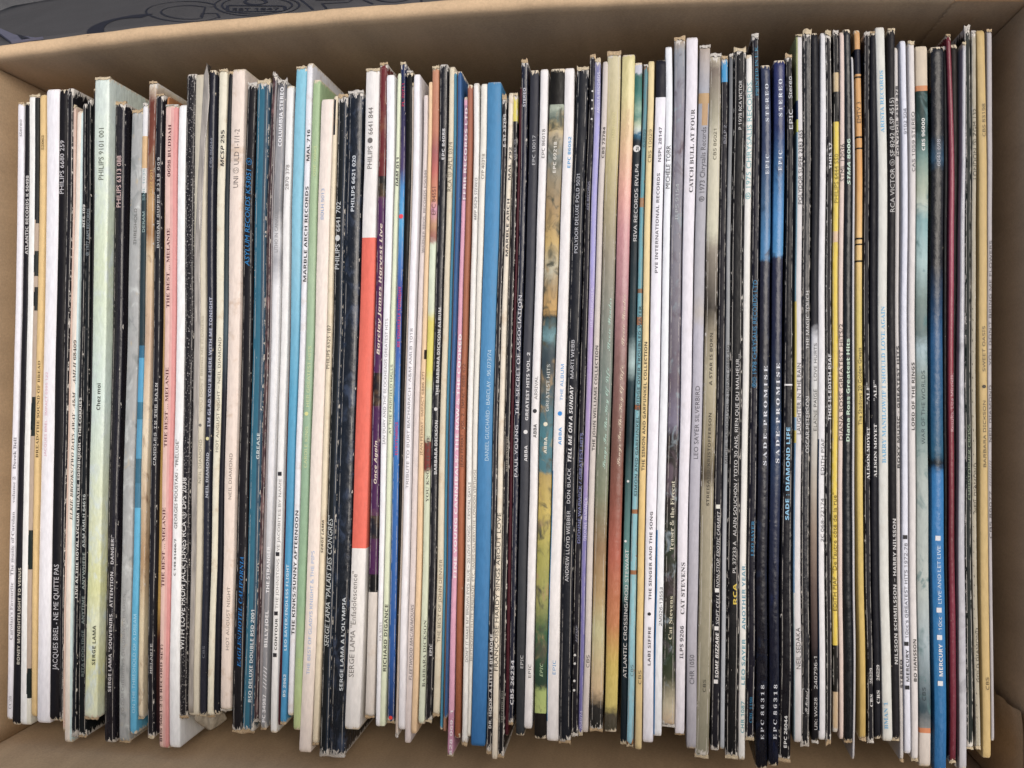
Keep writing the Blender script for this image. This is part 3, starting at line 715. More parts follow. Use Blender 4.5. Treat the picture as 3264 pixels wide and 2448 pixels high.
(1965.5,2008,1939,1980.5,173,2335,'b06050',1,'glossy sleeve running from yellow through rose to orange red, pale script lettering',
 [('TMSP 6002',436,347,'e6c9a0','h',14,0),('Songs In The Key Of Life',1485,1165,'dcc8b0','c',15,2),('Stevie Wonder',1103,939,'dcc8b0','c',15,4)],
 {'gloss':.24,'ramp':('LINEAR',[(0,'d2c682'),(.06,'dccf8c'),(.12,'dcb884'),(.2,'e0a08c'),(.26,'c98a8c'),(.34,'b58084'),(.45,'8c645c'),(.58,'7f5444'),(.66,'90503c'),(.74,'b45c42'),(.84,'c27a46'),(.9,'d0b44c'),(.96,'d2be5c'),(.975,'5c5444'),(1,'55503f')])}),
(2009.6,2034,1987,2008,199,2371,'23343a',1,'dark teal sleeve with a round white S mark and thin white capitals',
 [('●',485,463,'e2e0dc','g',22,0),('S',481,467,'2b2f36','b',13,0),('RIVA RECORDS RVLP4',769,522.5,'dad9d6','h',16,0),('ATLANTIC CROSSING/ROD STEWART',2160,1751,'dcdad6','h',16,0),('●',1538,1530,'e0deda','g',8,0),('●',1729,1721,'e0deda','g',8,-3)],
 {'ramp':('LINEAR',[(0,'c4c6d0'),(.017,'c4c6d0'),(.02,'2f7066'),(.05,'3f7f74'),(.07,'8fb49c'),(.08,'4f8a7c'),(.09,'b4c4a0'),(.1,'cfd8cc'),(.105,'2c6c8c'),(.115,'2f363e'),(.25,'313a40'),(.4,'2f4c52'),(.44,'aac4c0'),(.47,'2a464e'),(.55,'1f343a'),(.72,'5b8a86'),(.76,'6a9a96'),(.8,'1d3038'),(1,'1c2c36')])}),
(2035,2051,2011,2032,208,2378,'86bcc0',2,'light aqua blue sleeve with rusty brown bands and dark capitals',
 [('63699',469,413,'2f4850','h',11,0),('SIMON AND GARFUNKEL • BRIDGE OVER TROUBLED WATER',1582,975,'33484c','b',13,0),('CBS',2155,2119,'3c4c50','h',13,0)],
 {'chip':'a8744c','ramp':('LINEAR',[(0,'5a8c94'),(.2,'5aa0ac'),(.5,'78b4bc'),(.8,'8cc4cc'),(1,'8cc4d4')]),'patch':[(630,660,None,None,'a8805c'),(920,934,None,None,'8a6a50'),(1010,1036,None,None,'b07a54'),(1290,1306,None,None,'a8643c'),(1624,1638,None,None,'a0683c'),(1818,1832,None,None,'a0683c')]}),
(2051.6,2073,2034,2056.5,194,2392,'e6c87c',0,'pale yellow sleeve numbered 10029, right of the aqua one',
 [('CBS 10029',518,413,'5f5030','h',14,0),('THE SIMON AND GARFUNKEL COLLECTION',1500.5,1090,'453c28','b',14,-1),('CBS',2181,2137,'473e2c','h',14,0)],{'ramp':('LINEAR',[(0,'e4cf94'),(.4,'e8cf90'),(.7,'e2be6c'),(1,'dcc488')])}),
(2076,2110.5,2057.5,2092,189,2369,'eceaf0',0,'broad white sleeve with a dark block at its far end and grey capitals',
 [('NSPL 28147',516,405.6,'63626a','b',14,0),('PYE INTERNATIONAL RECORDS',870,552,'6b6a72','b',14,-2),('THE SINGER AND THE SONG',1913,1631,'4c4a50','b',13,-1),('●',1963,1951,'2a282c','g',11,0),('LABI SIFFRE',2121,1998,'4c4a50','b',13,0)],{'patch':[(185,310,None,None,'2c2c38')]}),
(2112,2136,2093,2119.7,147,2349,'e9ecef',0,'clean white sleeve with a bright blue left edge at its near end, 13553',
 [('MICHÈLE TORR',601,463.5,'34343a','h',14,0),('2M026-13553',1994.5,1871.5,'3a3a40','h',14,3)],{'patch':[(1690,2345,0,.16,'2f86c4')]}),
(2137,2173,2120,2159.5,122,2314,'7d7880',2,'grey mauve painted sleeve darkening to brown with cream serif lettering',
 [('ILPS 9154',700,586,'b9c0bf','h',14,-3),('Cat Stevens',2038,1900,'c9c4a8','s',17,0),('Teaser & the Firecat',1755.5,1533,'cfcab4','s',18,0)],
 {'mottle':[('6a5a64',.15),('8a9aa2',.05)],'ramp':('LINEAR',[(0,'b09a7c'),(.02,'8e949c'),(.1,'8a8692'),(.3,'85838c'),(.5,'6c606c'),(.56,'7a7488'),(.58,'3f3634'),(.68,'3c3534'),(.74,'33432c'),(.8,'453c3a'),(.9,'33452c'),(.93,'4a5038'),(.97,'c4b898'),(1,'cdb08c')])}),
(2175,2212,2160.5,2193.5,116,2343,'e4e0e6',0,'broad lavender white sleeve with dark serif capitals ending in FOUR',
 [('CATCH BULL AT FOUR',613.6,348,'4a474c','s',18,2),('CAT STEVENS',1958,1792,'4a474c','s',18,0),('ILPS 9206',2099,1994.5,'55525a','b',17,0)],{'stain':.06}),
(2214,2248,2195.5,2229,147,2390,'b7b4bc',1,'broad light grey sleeve with rusty stains at the far end and dark lettering',
 [('℗ 1973 Chrysalis Records',642.5,405.6,'55545a','g',16,2),('LEO SAYER SILVERBIRD',1462.5,1230,'55535a','g',14,0),('CHR 1050',2181,2087,'55535a','g',15,0)],{'patch':[(297,330,None,None,'bd9a68'),(330,400,.35,.9,'bb9668')],'ramp':('LINEAR',[(0,'b4a494'),(.06,'a8a9b0'),(.12,'a6a6ae'),(.35,'b0adb2'),(.38,'b8b0a8'),(.4,'bab7c2'),(1,'aeabb2')])}),
(2250,2290,2231,2274,174,2414,'a8a084',3,'khaki cream sleeve with torn white edges and bold dark capitals',
 [('CBS 86021',509,411,'55503e','h',14,0),('A STAR IS BORN',1228,1061.6,'4a4436','b',13,0),('STREISAND/KRISTOFFERSON',1612.6,1316,'453f30','b',13,0),('CBS',2206,2166,'34302a','h',13,0)],
 {'ramp':('LINEAR',[(0,'c9bfa2'),(.02,'7a6c60'),(.09,'a8a288'),(.12,'cfc8ac'),(.25,'ccc8ac'),(.28,'8a8070'),(.36,'4a4238'),(.4,'968a70'),(.45,'b0a688'),(.55,'988c6c'),(.6,'5e523e'),(.62,'a0967a'),(1,'8f8b74')])}),
(2291,2314,2274.5,2302,183,2392,'26252e',2,'black sleeve with a bright blue square at its far end and slanted white capitals',
 [('BZLP 2',458,400,'9c9ca4','h',12,0),('■',2179,2165,'e4e2de','g',13,0),('SOME BIZZARE',2161,2016,'e6e4e0','B',14,0),('■',2010,1996,'e4e2de','g',13,0),('SOFT CELL',1991,1895,'d8d6d4','i',14,0),('■',1889,1875,'e4e2de','g',13,0),('NON-STOP EROTIC CABARET',1872,1629,'d0cecc','i',14,0),('■',1622,1608,'e2e0d4','g',13,0)],{'patch':[(190,262,None,None,'2f97cc')]}),
(2315,2328,2303,2317,174,2392,'9a9c9c',1,'thin silver grey sleeve with black capitals ending in 450',
 [('MICHEL SARDOU VOL. 2 IMPACT 6886 450',1477,1099.5,'2c2b2c','h',12,0)],{'ramp':('LINEAR',[(0,'6a6c6e'),(.3,'9a9c9c'),(.55,'8a8c8c'),(.7,'a8aaac'),(1,'b0b6bc')])}),
(2329,2369,2318,2359.3,156,2417,'1d1d20',3,'broad black sleeve with white cracked fold lines and a gold logo',
 [('P 1978 RCA VICTOR',413,257,'d4d2ce','h',14,0),("ALAIN SOUCHON / TOTO 30 ANS, RIEN QUE DU MALHEUR...",1708.5,1128.5,'d8d6d2','h',15,2),('PL 37233 A',1826,1725,'d8d6d2','h',15,2),('RCA',1926,1859,'d2b84c','b',17,4)],{}),
(2370,2393.4,2360,2383,174,2426,'e8e6de',1,'white sleeve with heavy teal green capitals and a full stop',
 [('℗ 1975 CHRYSALIS RECORDS.',635,257,'7fb4b8','b',16,0),('ANOTHER YEAR.',2007,1797,'6c9cac','b',16,0),('LEO SAYER',2182.5,2036,'6ea4b0','b',16,0),('CHR 1087',2336,2235,'78a8b0','b',16,0)],{}),
(2394,2418,2384,2411,109,2358,'232230',2,'dark blue black sleeve with blue serif lettering, right of the white and teal one',
 [('PRINTED IN U.K.',306,145,'357f9c','s',14,0),('℗© 1978 CHRYSALIS RECORDS LTD',1235,893,'2a7ba4','S',14,0),('LEO SAYER',1772,1659.6,'2a7ba4','S',14,0),('CDL 1198',2304,2222,'256f96','S',13,0)],{'gloss':.3}),
(2422,2455,2412.5,2450,205,2452,'24344e',1,'blue sleeve fading to black, first of two alike, left of its twin with brighter letters',
 [('E P I C',556,493,'d4dae2','S',17,0),('S T E R E O',388,267,'d4dae2','S',16,0),('S A D E · P R O M I S E',1483,1166,'dcdfe4','S',16,2),('E P C  8 6 3 1 8',2357.5,2183,'cfd2d8','S',15,0)],
 {'gloss':.24,'mottle':[('22304c',.2)],'ramp':('LINEAR',[(0,'3a4464'),(.12,'3d4c70'),(.2,'3f6a90'),(.25,'3a7eb0'),(.275,'3a7cac'),(.28,'2f3248'),(.4,'262433'),(.5,'23364c'),(.53,'2c2c3a'),(.65,'23222e'),(1,'181a26')])}),
(2460,2496,2453.5,2487.5,191,2443,'24344e',1,'blue sleeve fading to black, second of two alike, with a white worn fold line',
 [('E P I C',543.7,480,'dce2ea','S',17,0),('S T E R E O',372,252.5,'dce2ea','S',17,0),('S A D E · P R O M I S E',1476,1157,'e4e6ea','S',17,2),('E P C  8 6 3 1 8',2355.6,2181.5,'d6d8de','S',16,1)],
 {'gloss':.24,'mottle':[('22305a',.15)],'ramp':('LINEAR',[(0,'2c3474'),(.1,'2c3e74'),(.16,'2f6a9c'),(.22,'3a86c0'),(.275,'3c88bc'),(.28,'2e3250'),(.4,'262c4c'),(.48,'23364e'),(.52,'2c4a70'),(.62,'2a3454'),(.75,'20243a'),(1,'181d30')])}),
(2501,2527,2489.5,2527,177,2426,'222128',2,'black sleeve with light blue lettering and 26044, right of the blue pair',
 [('EPIC',411.7,348,'d8d8da','h',17,0),('Stereo',314,243.5,'d8d8da','h',16,0),('SADE : DIAMOND LIFE',1657,1362,'8fc4e2','b',17,-2),('EPC 26044',2384,2282,'e4e4e2','b',14,0)],{'gloss':.3,'patch':[(1224,1229,.1,.95,'e4e2de')]}),
(2533.6,2556,2530,2555.5,111,2367,'d5d1cf',0,'white sleeve with blue and yellow strips along its left edge',
 [('POLYDOR SUPER 2383 265',651,415,'4c4a4a','g',13,3),('LAUGHTER IN THE RAIN',1384,1157,'454342','g',13,3),('NEIL SEDAKA',2132,2000,'454342','g',15,2)],
 {'patch':[(110,320,0,.30,'a9b070'),(320,380,0,.3,'34486a'),(380,420,0,.3,'c6c84a'),(420,960,0,.22,'7aa4b4'),(960,1330,0,.28,'d4c04c'),(1330,1372,0,.28,'8fb4cc'),(1372,1412,0,.28,'d4c04c'),(1412,1890,0,.22,'6f9cc0'),(1890,2360,0,.14,'aac4c8')]}),
(2557,2585,2556,2584,101,2377,'2b2c31',3,'worn black sleeve with peeling patches and a boxed script mark at its near end',
 [('THE MAGIC TOUCH',1112,927.5,'d4d3d0','h',15,2),('OSCAR PETERSON',1443,1264,'d0cfcc','h',16,2),('St Michael',2270,2201,'dad8d6','c',13,0)],{'gloss':.25,'frame':(2195,2274)}),
(2586,2609,2584.5,2607,104,2365,'2a2a30',1,'dark sleeve with a pale fading middle and white letters near its end',
 [('LOVE HURTS',1213,1094,'2b292b','h',14,0),('ELAINE PAIGE',1373,1241,'3a3836','h',15,0),('UK: WX28',2325,2223,'d4d2d0','h',14,0),('240796-1',2195,2092.5,'d4d2d0','h',15,0)],
 {'ramp':('LINEAR',[(0,'2a2a30'),(.25,'2c2d34'),(.41,'33333a'),(.43,'c9cace'),(.47,'d2d2d0'),(.55,'c4c2b8'),(.63,'b3a898'),(.7,'94806e'),(.78,'6c584e'),(.86,'4c3c3a'),(.88,'2a2426'),(1,'201e22')])}),
(2610,2632,2608,2632,102,2359,'e2e1e2',0,'clean white sleeve numbered 72174 with a thin blue left edge',
 [('EDITH PIAF',1514,1398,'4a484c','h',15,2),('2C 068-72174',1727,1588,'4a484c','h',15,2)],{'patch':[(1400,2330,0,.16,'2c4a6c')]}),
(2633,2652,2633,2651,104,2369,'2b282d',3,'scuffed black sleeve with bold white capitals, between a white and a yellow one',
 [('THIS 17',538,455,'d6d4d2','b',13,0),('THIS IS EDITH PIAF',1340,1128,'d6d4d2','b',14,0)],{}),
(2655,2674,2653,2672,99,2337,'e2c41c',2,'bright lemon yellow sleeve with worn black ends',
 [('PHILIPS 6444 550',647,491,'8a7a1c','g',13,0),('EDITH PIAF',1947,1839,'5c4a10','g',12,0),("\"De l'autre côté de la rue\"",1827,1570,'6b5612','b',13,0)],{'ramp':('CONSTANT',[(0,'2c2b2c'),(.055,'c9b080'),(.085,'33322f'),(.127,'e4c81c'),(.283,'d9b890'),(.298,'e2c414'),(.874,'25231f'),(.94,'c9ac80')])}),
(2675,2691,2672.6,2688,100,2357,'dcc6b8',0,'pale pinkish beige sleeve with dark capitals, right of the yellow one',
 [('STML 12036',578,458.7,'4c4440','g',15,1),("DIANA ROSS' GREATEST HITS/2",1403.6,1032,'4a423e','g',13,1)],{}),
(2691.6,2718,2690,2719,92,2365,'22262a',1,'black ridged sleeve with bold mint green lettering',
 [('STMA 8006',589,442,'c4dcc8','B',14,-2),('Diana Ross Greatest Hits',1407,1079.4,'c4dcc4','b',15,-2)],{'gloss':.25}),
(2719,2722.5,2719.5,2724,178,2422,'c2bfbe',0,'very thin grey white sleeve sticking out at the near end beside a black ridged one',[],{}),
(2731,2751.5,2736,2757,95,2356,'dcb458',1,'orange sleeve turning yellow, crossed by black marks near its far end',
 [('EMTV 3',392,325,'5a4020','g',13,0),('The Shadows 20 Golden Greats',1355,1108,'5a4a20','g',12,0)],
 {'gloss':.3,'ramp':('LINEAR',[(0,'cf9a58'),(.2,'d99c4c'),(.3,'e6bc70'),(.4,'d2bc58'),(.6,'dcc05c'),(1,'c4a24c')]),'patch':[(157,236,None,None,'2a2a38'),(243,249,None,None,'4a3820'),(434,440,None,None,'2a241c'),(470,475,None,None,'3a3020'),(757,763,None,None,'332a1c'),(776,781,None,None,'332a1c'),(829,835,None,None,'332a1c')]}),
(2753,2772.6,2758.5,2779,106,2365,'27262c',2,'black sleeve with white serif lettering, first of two alike, beside the orange and yellow one',
 [('ALISON MOYET',1528,1362,'dedcd8','S',14,0),('“ALF”',1288,1220,'d6d4d0','S',14,0),('CBS',2251.5,2212,'dedcd8','S',14,0),('26229',2178,2128.5,'d6d4d0','S',13,0)],{}),
(2773,2795.5,2779.5,2802,100,2357,'24242c',1,'black sleeve with white serif lettering, second of two alike, beside the broad ivory one',
 [('ALISON MOYET',1521,1351,'e2e0dc','S',14,0),('“ALF”',1277,1213,'dad8d4','S',14,0),('CBS',2242,2200,'e2e0dc','S',15,0),('26229',2168,2119,'dad8d4','S',14,0)],{}),
(2798,2829.5,2804,2836.5,86,2363,'d6d6cc',0,'broad ivory white sleeve with light blue capitals',
 [('ARISTA RECORDS',422.5,225,'6fb0d4','s',17,-2),('BARRY MANILOW/IF I SHOULD LOVE AGAIN',1476,976,'74b0d2','s',18,-2),('BMAN 1',2323,2238,'6aa8cc','s',18,-8)],{'stain':.08}),
(2830,2854,2837,2861,90,2361,'2b282b',1,'black sleeve with pale capitals between the broad ivory and a thin grey white one',
 [('RCA VICTOR Ⓢ SF 8242 (LSP 4515)',676,312,'b9b6b2','h',15,0),('NILSSON SCHMILSSON — HARRY NILSSON',2117,1653,'c9c7c4','b',15,1)],{}),
(2854.6,2868,2861.5,2874,149,2424,'c9c4c0',2,'thin grey white sleeve with bold black capitals',
 [('POLYDOR 2310 378',498.5,274,DK,'b',11,0),('ROXY MUSIC - GREATEST HITS',1492,1103,'242224','b',12,0),('STEREO',2193,2102,'242224','b',10,0)],{}),
(2874,2894,2875.6,2897,128,2403,'dcdee8',0,'bluish white sleeve with black squares between bold and thin words',
 [('9102 504',428,345,'6a6a74','h',14,0),('■',2198,2184,K,'g',14,0),('MERCURY',2172,2070,K,'b',14,0),('■',2059,2045,K,'g',14,0),("10cc's GREATEST HITS 1972-78",2034,1731,'3a393e','h',14,0),('■',1719,1705,K,'g',14,0)],{}),
(2898,2919.5,2900,2922.4,135,2422,'d9d3ce',1,'creamy white sleeve with bold dark capitals ending in RINGS',
 [('CAS 1059 STEREO',547,357,'3f3c3c','h',14,0),('LORD OF THE RINGS',1371,1155,'34312f','b',14,0),('BO HANSSON',2172,2037.6,'34312f','b',14,0)],{}),
(2922,2961,2925.5,2964,146,2445,'9ab0ac',1,'broad sleeve with a painted seascape in grey teal between cream and orange bands',
 [('CBS 96000',480,377,'dfe0d8','b',15,0),('WAR OF THE WORLDS',1416,1181,'3f5254','h',16,1),('CBS',2232.6,2191,'2f3c40','h',15,-6)],
 {'mottle':[('5a7c7c',.25)],'patch':[(140,273,None,None,'d0bfa4'),(273,290,None,None,'d08850'),(2320,2336,None,None,'cc7c48'),(2336,2450,None,None,'cfc4b8')],
  'ramp':('LINEAR',[(0,'d0bfa4'),(.06,'28443f'),(.12,'2c4c48'),(.15,'6a8c84'),(.2,'a8b49c'),(.22,'b9c4b4'),(.24,'7fa8a8'),(.3,'a4c0bc'),(.35,'788c84'),(.4,'6c7c78'),(.42,'a4bcc0'),(.46,'8c9c94'),(.52,'6f8c88'),(.6,'a9b4ac'),(.75,'b0b8b0'),(.83,'a0b0b4'),(.92,'3c5660'),(1,'cfc4b8')])}),
(2969,3012,2974.5,3016,148,2462,'1b1c22',1,'broad sleeve black at the far end and bright blue at the near end, white squares',
 [('6641 698',529,444,'b4b6bc','h',15,0),('■',2186,2170,'dcdcde','g',16,0),('MERCURY',2155,2053,'dcdcde','b',17,0),('■',2040,2024,'dcdcde','g',16,0),('10cc',2009,1966,'d0d8e0','h',16,0),('■',1953,1937,'dcdcde','g',16,0),('LIVE AND LET LIVE',1924,1740,'c9dcec','h',16,0),('■',1724,1708,'dcdcde','g',16,0)],
 {'gloss':.26,'ramp':('LINEAR',[(0,'1c1d22'),(.12,'1b1c22'),(.155,'24506c'),(.17,'1a1b20'),(.3,'1a1c24'),(.36,'16456c'),(.4,'155a8c'),(.53,'165d84'),(.56,'185f80'),(.575,'0f1a22'),(.59,'1a74b0'),(.7,'1b76b4'),(.85,'1a74ac'),(1,'1866a0')])}),
(3014,3026.5,3017,3027,150,2424,'1c1c20',1,'thin black sleeve left of the crimson one',[],{'dz':-.002}),
(3027.7,3045,3027.7,3048,110,2429,'902e3c',1,'crimson red sleeve with small pinkish white lettering',
 [('Results. Liza Minnelli.',1375,1190,'d4a8ac','h',13,0)],{'gloss':.24,'bt':-7,'ramp':('LINEAR',[(0,'802834'),(.2,'9c3c50'),(.32,'a24058'),(.45,'96303e'),(.7,'7c2430'),(.78,'8a2c40'),(1,'742030')])}),
(3046.5,3062.5,3049.5,3056,138,2440,'2e2624',1,'dark brown sleeve sunk between the crimson one and the one in silvery plastic',[],{'dz':-.003}),  # added filler: its dark colour stands in for shade in an empty gap
(3063.7,3078.6,3057,3079,135,2456,'b9b8bc',1,'white sleeve in creased silvery plastic right of the crimson and dark brown ones',[],{'gloss':.12,'mottle':[('96969a',.1)]}),
(3080,3099,3081,3102,86,2386,'26302b',3,'very dark green sleeve with silvery cracks and faded lettering',
 [('CHRISTOPHER CROSS',1592,1353,'8a9a7e','h',12,0)],{}),
(3100.5,3115,3103.7,3119.5,99,2384,'aea58c',2,'beige sleeve with small black notches along its left edge',
 [('LONDON Ⓢ ZGM 132',571,346.6,'4a4638','h',12,2),('NEIL DIAMOND',1633,1476,'3f3a30','h',12,2),('GOLD DIAMOND',2174,2002,'3f3a30','h',12,2)],{'notch':1}),
(3122,3150,3128,3156,92,2418,'c9ab68',0,'broad tan yellow sleeve numbered 83198, near the right cardboard wall',
 [('CBS 83198',435,330,'54462a','h',14,2),('BARBARA DICKSON',1488.6,1277,'44392a','h',13,0),('●',1238,1226,'3a2f20','g',12,2),('SWEET OASIS',1184,1039.6,'44392a','h',13,0),('CBS',2198.5,2159,'4a3e28','h',14,1)],{}),
(3151,3166,3156.5,3168,97,2361,'b3adac',0,'lilac grey sleeve, last on the right before the bare cardboard wall',
 [('CBS 86077',1716,1566,'4f4a4a','h',12,0),('//////////',1550,1468,'5f5a5c','h',12,0),('NEIL DIAMOND',1409,1228,'4f4a4a','h',12,0),("YOU DON'T BRING ME FLOWERS",1164,766.6,'4f4a4a','h',12,0)],{}),
]
GROUP = 'record sleeves standing in the cardboard box'
V1, V2 = 752.0, 1852.0
def wob(x, y):
    return 0.0008 * mnoise.noise(Vector((x * 9, y * 11, 0.3))) + 0.0002 * mnoise.noise(Vector((x * 40, y * 30, 5)))

# spine edges on the plane of the spines, made to sit side by side without overlapping
rows = []
rng = random.Random(7)
for r in R:
    L1, R1, L2, R2, vt, vb = r[:6]
    dz = r[10].get('dz', 0.0) if len(r) > 10 else r[9].get('dz', 0.0)
    rows.append([r, [unproj(L1, V1, TOP), unproj(R1, V1, TOP), unproj(L2, V2, TOP), unproj(R2, V2, TOP)], dz])
edges = []
for r, p, dz in rows:
    (xl1, y1), (xr1, _), (xl2, y2), (xr2, _) = p
    edges.append([xl1, xr1, xl2, xr2, y1, y2])
for i in range(len(edges) - 1):
    for a, b in ((1, 0), (3, 2)):
        if edges[i][a] > edges[i + 1][b] - 0.00004:
            m = (edges[i][a] + edges[i + 1][b]) / 2
            edges[i][a] = m - 0.00002
            edges[i + 1][b] = m + 0.00002

FLOOR = 0.0036
rubber = None
def plastic(name, hexa, rough=0.14, alpha=1.0):
    q = NB(name)
    tc = q.n('ShaderNodeTexCoord')
    mp = q.n('ShaderNodeMapping'); mp.inputs['Scale'].default_value = (1.0, 0.12, 1.0)
    q.put(mp.inputs[0], tc.outputs['Object'])
    f = q.noise(mp.outputs[0], 420, 3, 0.6)
    f2 = q.noise(tc.outputs['Object'], 70, 3, 0.6)
    a = srgb(hexa, ALB)
    q.put(q.b.inputs['Base Color'], q.mix(q.ramp01(f, .3, .7), tuple(x * .75 for x in a[:3]) + (1,), tuple(min(1, x * 1.25) for x in a[:3]) + (1,)))
    q.b.inputs['Roughness'].default_value = rough
    q.b.inputs['Alpha'].default_value = alpha
    bp = q.n('ShaderNodeBump'); bp.inputs['Strength'].default_value = 0.8; bp.inputs['Distance'].default_value = 0.0008
    q.put(bp.inputs['Height'], q.math('ADD', f2, q.math('MULTIPLY', f, .3)))
    q.put(q.b.inputs['Normal'], bp.outputs[0])
    return q.m

NA = 40
def fray_material(name, hexa):
    q = NB(name)
    tc = q.n('ShaderNodeTexCoord')
    f = q.noise(tc.outputs['Object'], 1600, 3, 0.7)
    a = srgb(hexa, ALB)
    q.put(q.b.inputs['Base Color'], q.mix(q.ramp01(f, .35, .65), tuple(x * .6 for x in a[:3]) + (1,), a))
    q.b.inputs['Roughness'].default_value = 0.95
    return q.m
FRAY = [fray_material('bare_board', h) for h in ('d9c8a8', 'd8d2c8', 'c9b08c')]
class Spine:
    pass

def build_sleeve(i):
    r, _, dz = rows[i]
    L1, R1, L2, R2, vt, vb, base, wear, label, texts, opt = r
    xl1, xr1, xl2, xr2, y1, y2 = edges[i]
    z = TOP + dz + rng.uniform(-0.0007, 0.0007)
    # ends along the spine
    um = (L1 + R1) / 2
    um2 = (L2 + R2) / 2
    yt = unproj(um, vt, z)[1]
    yb = unproj(um2, vb, z)[1]
    W1, W2 = xr1 - xl1, xr2 - xl2
    gap = 0.00010 if min(W1, W2) > 0.002 else 0.00005
    bt = opt.get('bt', rng.uniform(-4, 4)) * 0.00015
    bb = rng.uniform(-4, 4) * 0.00015
    def xc(y):
        t = (y - y1) / (y2 - y1)
        q = max(0.0, -t) ** 2 * 4
        q2 = max(0.0, t - 1) ** 2 * 4
        return (xl1 + xr1) / 2 + ((xl2 + xr2) / 2 - (xl1 + xr1) / 2) * t + wob((xl1 + xr1) / 2, y) + bt * q + bb * q2
    def hw(y):
        t = max(-0.3, min(1.3, (y - y1) / (y2 - y1)))
        return max(0.0004, (W1 + (W2 - W1) * t) / 2 * (1 + 0.05 * mnoise.noise(Vector((i * 5.3, y * 16, 9)))) - gap)
    Wm = (W1 + W2) / 2 - 2 * gap
    rad = min(0.32 * min(W1, W2), 0.0008)
    crush_t, crush_b = rng.uniform(0.0004, 0.0013), rng.uniform(0.0004, 0.0013)
    bow = rng.uniform(-0.0008, 0.0008)
    def top(y):
        s = (y - yb) / (yt - yb)
        return z + bow * (4 * s * (1 - s) - 0.5) + 0.00025 * mnoise.noise(Vector((i * 3.1, y * 14, 1)))
    def crown(c, h):
        e = h - abs(c)
        return 0.0 if e >= rad else -(rad - math.sqrt(max(0.0, rad * rad - (rad - e) ** 2)))
    # stations along the spine, dense at both ends
    Ltot = yt - yb
    st = [0, .0007, .0016, .003, .006]
    st = st + [.006 + (Ltot - .012) * k / NA for k in range(1, NA)] + [Ltot - q for q in st[::-1]]
    vs, uv, fs = [], [], []
    ox, oy = xc((yt + yb) / 2), (yt + yb) / 2
    prof_n = 13
    for k, s in enumerate(st):
        y = yt - s
        h = hw(y)
        e_t, e_b = s, Ltot - s
        dip = crush_t * max(0, 1 - e_t / .0022) ** 2 + crush_b * max(0, 1 - e_b / .0022) ** 2
        fl = 1.0 - 0.10 * max(0, 1 - e_t / .001) - 0.10 * max(0, 1 - e_b / .001)
        x, zz = xc(y), top(y) - dip
        hh = h * fl
        cs = [(-hh, FLOOR), (-hh, zz - .030), (-hh, zz - .006), (-hh, zz - rad)]
        for a in (30, 60): cs.append((-hh + rad * (1 - math.cos(math.radians(a))), zz - rad + rad * math.sin(math.radians(a))))
        cs.append((0, zz))
        for a in (60, 30): cs.append((hh - rad * (1 - math.cos(math.radians(a))), zz - rad + rad * math.sin(math.radians(a))))
        cs += [(hh, zz - rad), (hh, zz - .006), (hh, zz - .030), (hh, FLOOR)]
        for j, (c, q) in enumerate(cs):
            vs.append((x + c - ox, y - oy, q - FLOOR))
            if j <= 2: uu = -(zz - rad - q) * 1000
            elif j >= 10: uu = Wm * 1000 + (zz - rad - q) * 1000
            else: uu = (c + hh) / (2 * hh) * Wm * 1000
            uv.append((uu, s * 1000))
    n = len(st)
    for k in range(n - 1):
        for j in range(prof_n - 1):
            a = k * prof_n + j
            fs.append((a, a + prof_n, a + prof_n + 1, a + 1))
    fs.append(tuple(range(prof_n)))
    fs.append(tuple(range((n - 1) * prof_n, n * prof_n))[::-1])
    # bottom
    for k in range(n - 1):
        a, b = k * prof_n, k * prof_n + prof_n - 1
        fs.append((a, b, b + prof_n, a + prof_n))
    Lmm, Wmm = Ltot * 1000, Wm * 1000
    def v2mm(v):
        # the same sight line as the spine: photograph row -> millimetres from the far end
        u = um + (um2 - um) * (v - V1) / (V2 - V1)
        return (yt - unproj(u, v, z)[1]) * 1000
    pats = []
    for (a, b, c, d, hx) in opt.get('patch', ()):
        pats.append((v2mm(a), v2mm(b), None if c is None else c * Wmm - (30 if c == 0 else 0), None if d is None else d * Wmm + (30 if d == 1 else 0), hx))
    if opt.get('specks'):
        pass
    mat = sleeve_material('sleeve_board', Lmm, Wmm, base, wear, opt.get('ramp'), pats, opt.get('gloss', .42),
                          opt.get('chip', 'd9ccb4' if wear < 2 else 'd6d0c6'), opt.get('mottle'), i * 7.13, opt.get('stain', 0.0))
    if opt.get('specks'):
        add_specks(mat)
    me = new_mesh('record_sleeve', vs, fs, mat, True, uv)
    me.set_sharp_from_angle(angle=math.radians(50))
    o = link('record_sleeve', me, None, (ox, oy, FLOOR))
    tag(o, label, 'record sleeve', GROUP)
    # frayed board at the ends: the folded edge split and pushed outwards
    for far in (True, False):
        if rng.random() > (0.12, 0.40, 0.75, 0.95)[wear]: continue
        ye, sg = (yt, 1) if far else (yb, -1)
        tv, tf = [], []
        h = hw(ye)
        n_ = 7
        rise = rng.uniform(-0.0006, 0.0009)
        big = rng.uniform(0.0005, 0.0012) * (1 + 0.25 * wear)
        for q_ in range(n_):
            t = q_ / (n_ - 1)
            c_ = -h * 1.04 + 2.08 * h * t
            out = big * (0.25 + 0.75 * abs(mnoise.noise(Vector((i * 2.7 + t * 3.1, far * 5.0, 2)))) * 2)
            ins = rng.uniform(0.0002, 0.0010) * (1 + 0.3 * wear)
            zt = top(ye)
            for (yy, z_) in ((ye - sg * ins, zt + .00012 + crown(min(h, max(-h, c_)), h) * .5), (ye, zt - .0002 + crown(min(h, max(-h, c_)), h) * .5),
                             (ye + sg * out, zt - .0003 + rise * t), (ye + sg * out * .9, zt - .0011 + rise * t), (ye - sg * .0001, zt - .0018)):
                tv.append((xc(ye) + c_ - ox, yy - oy, z_ - FLOOR))
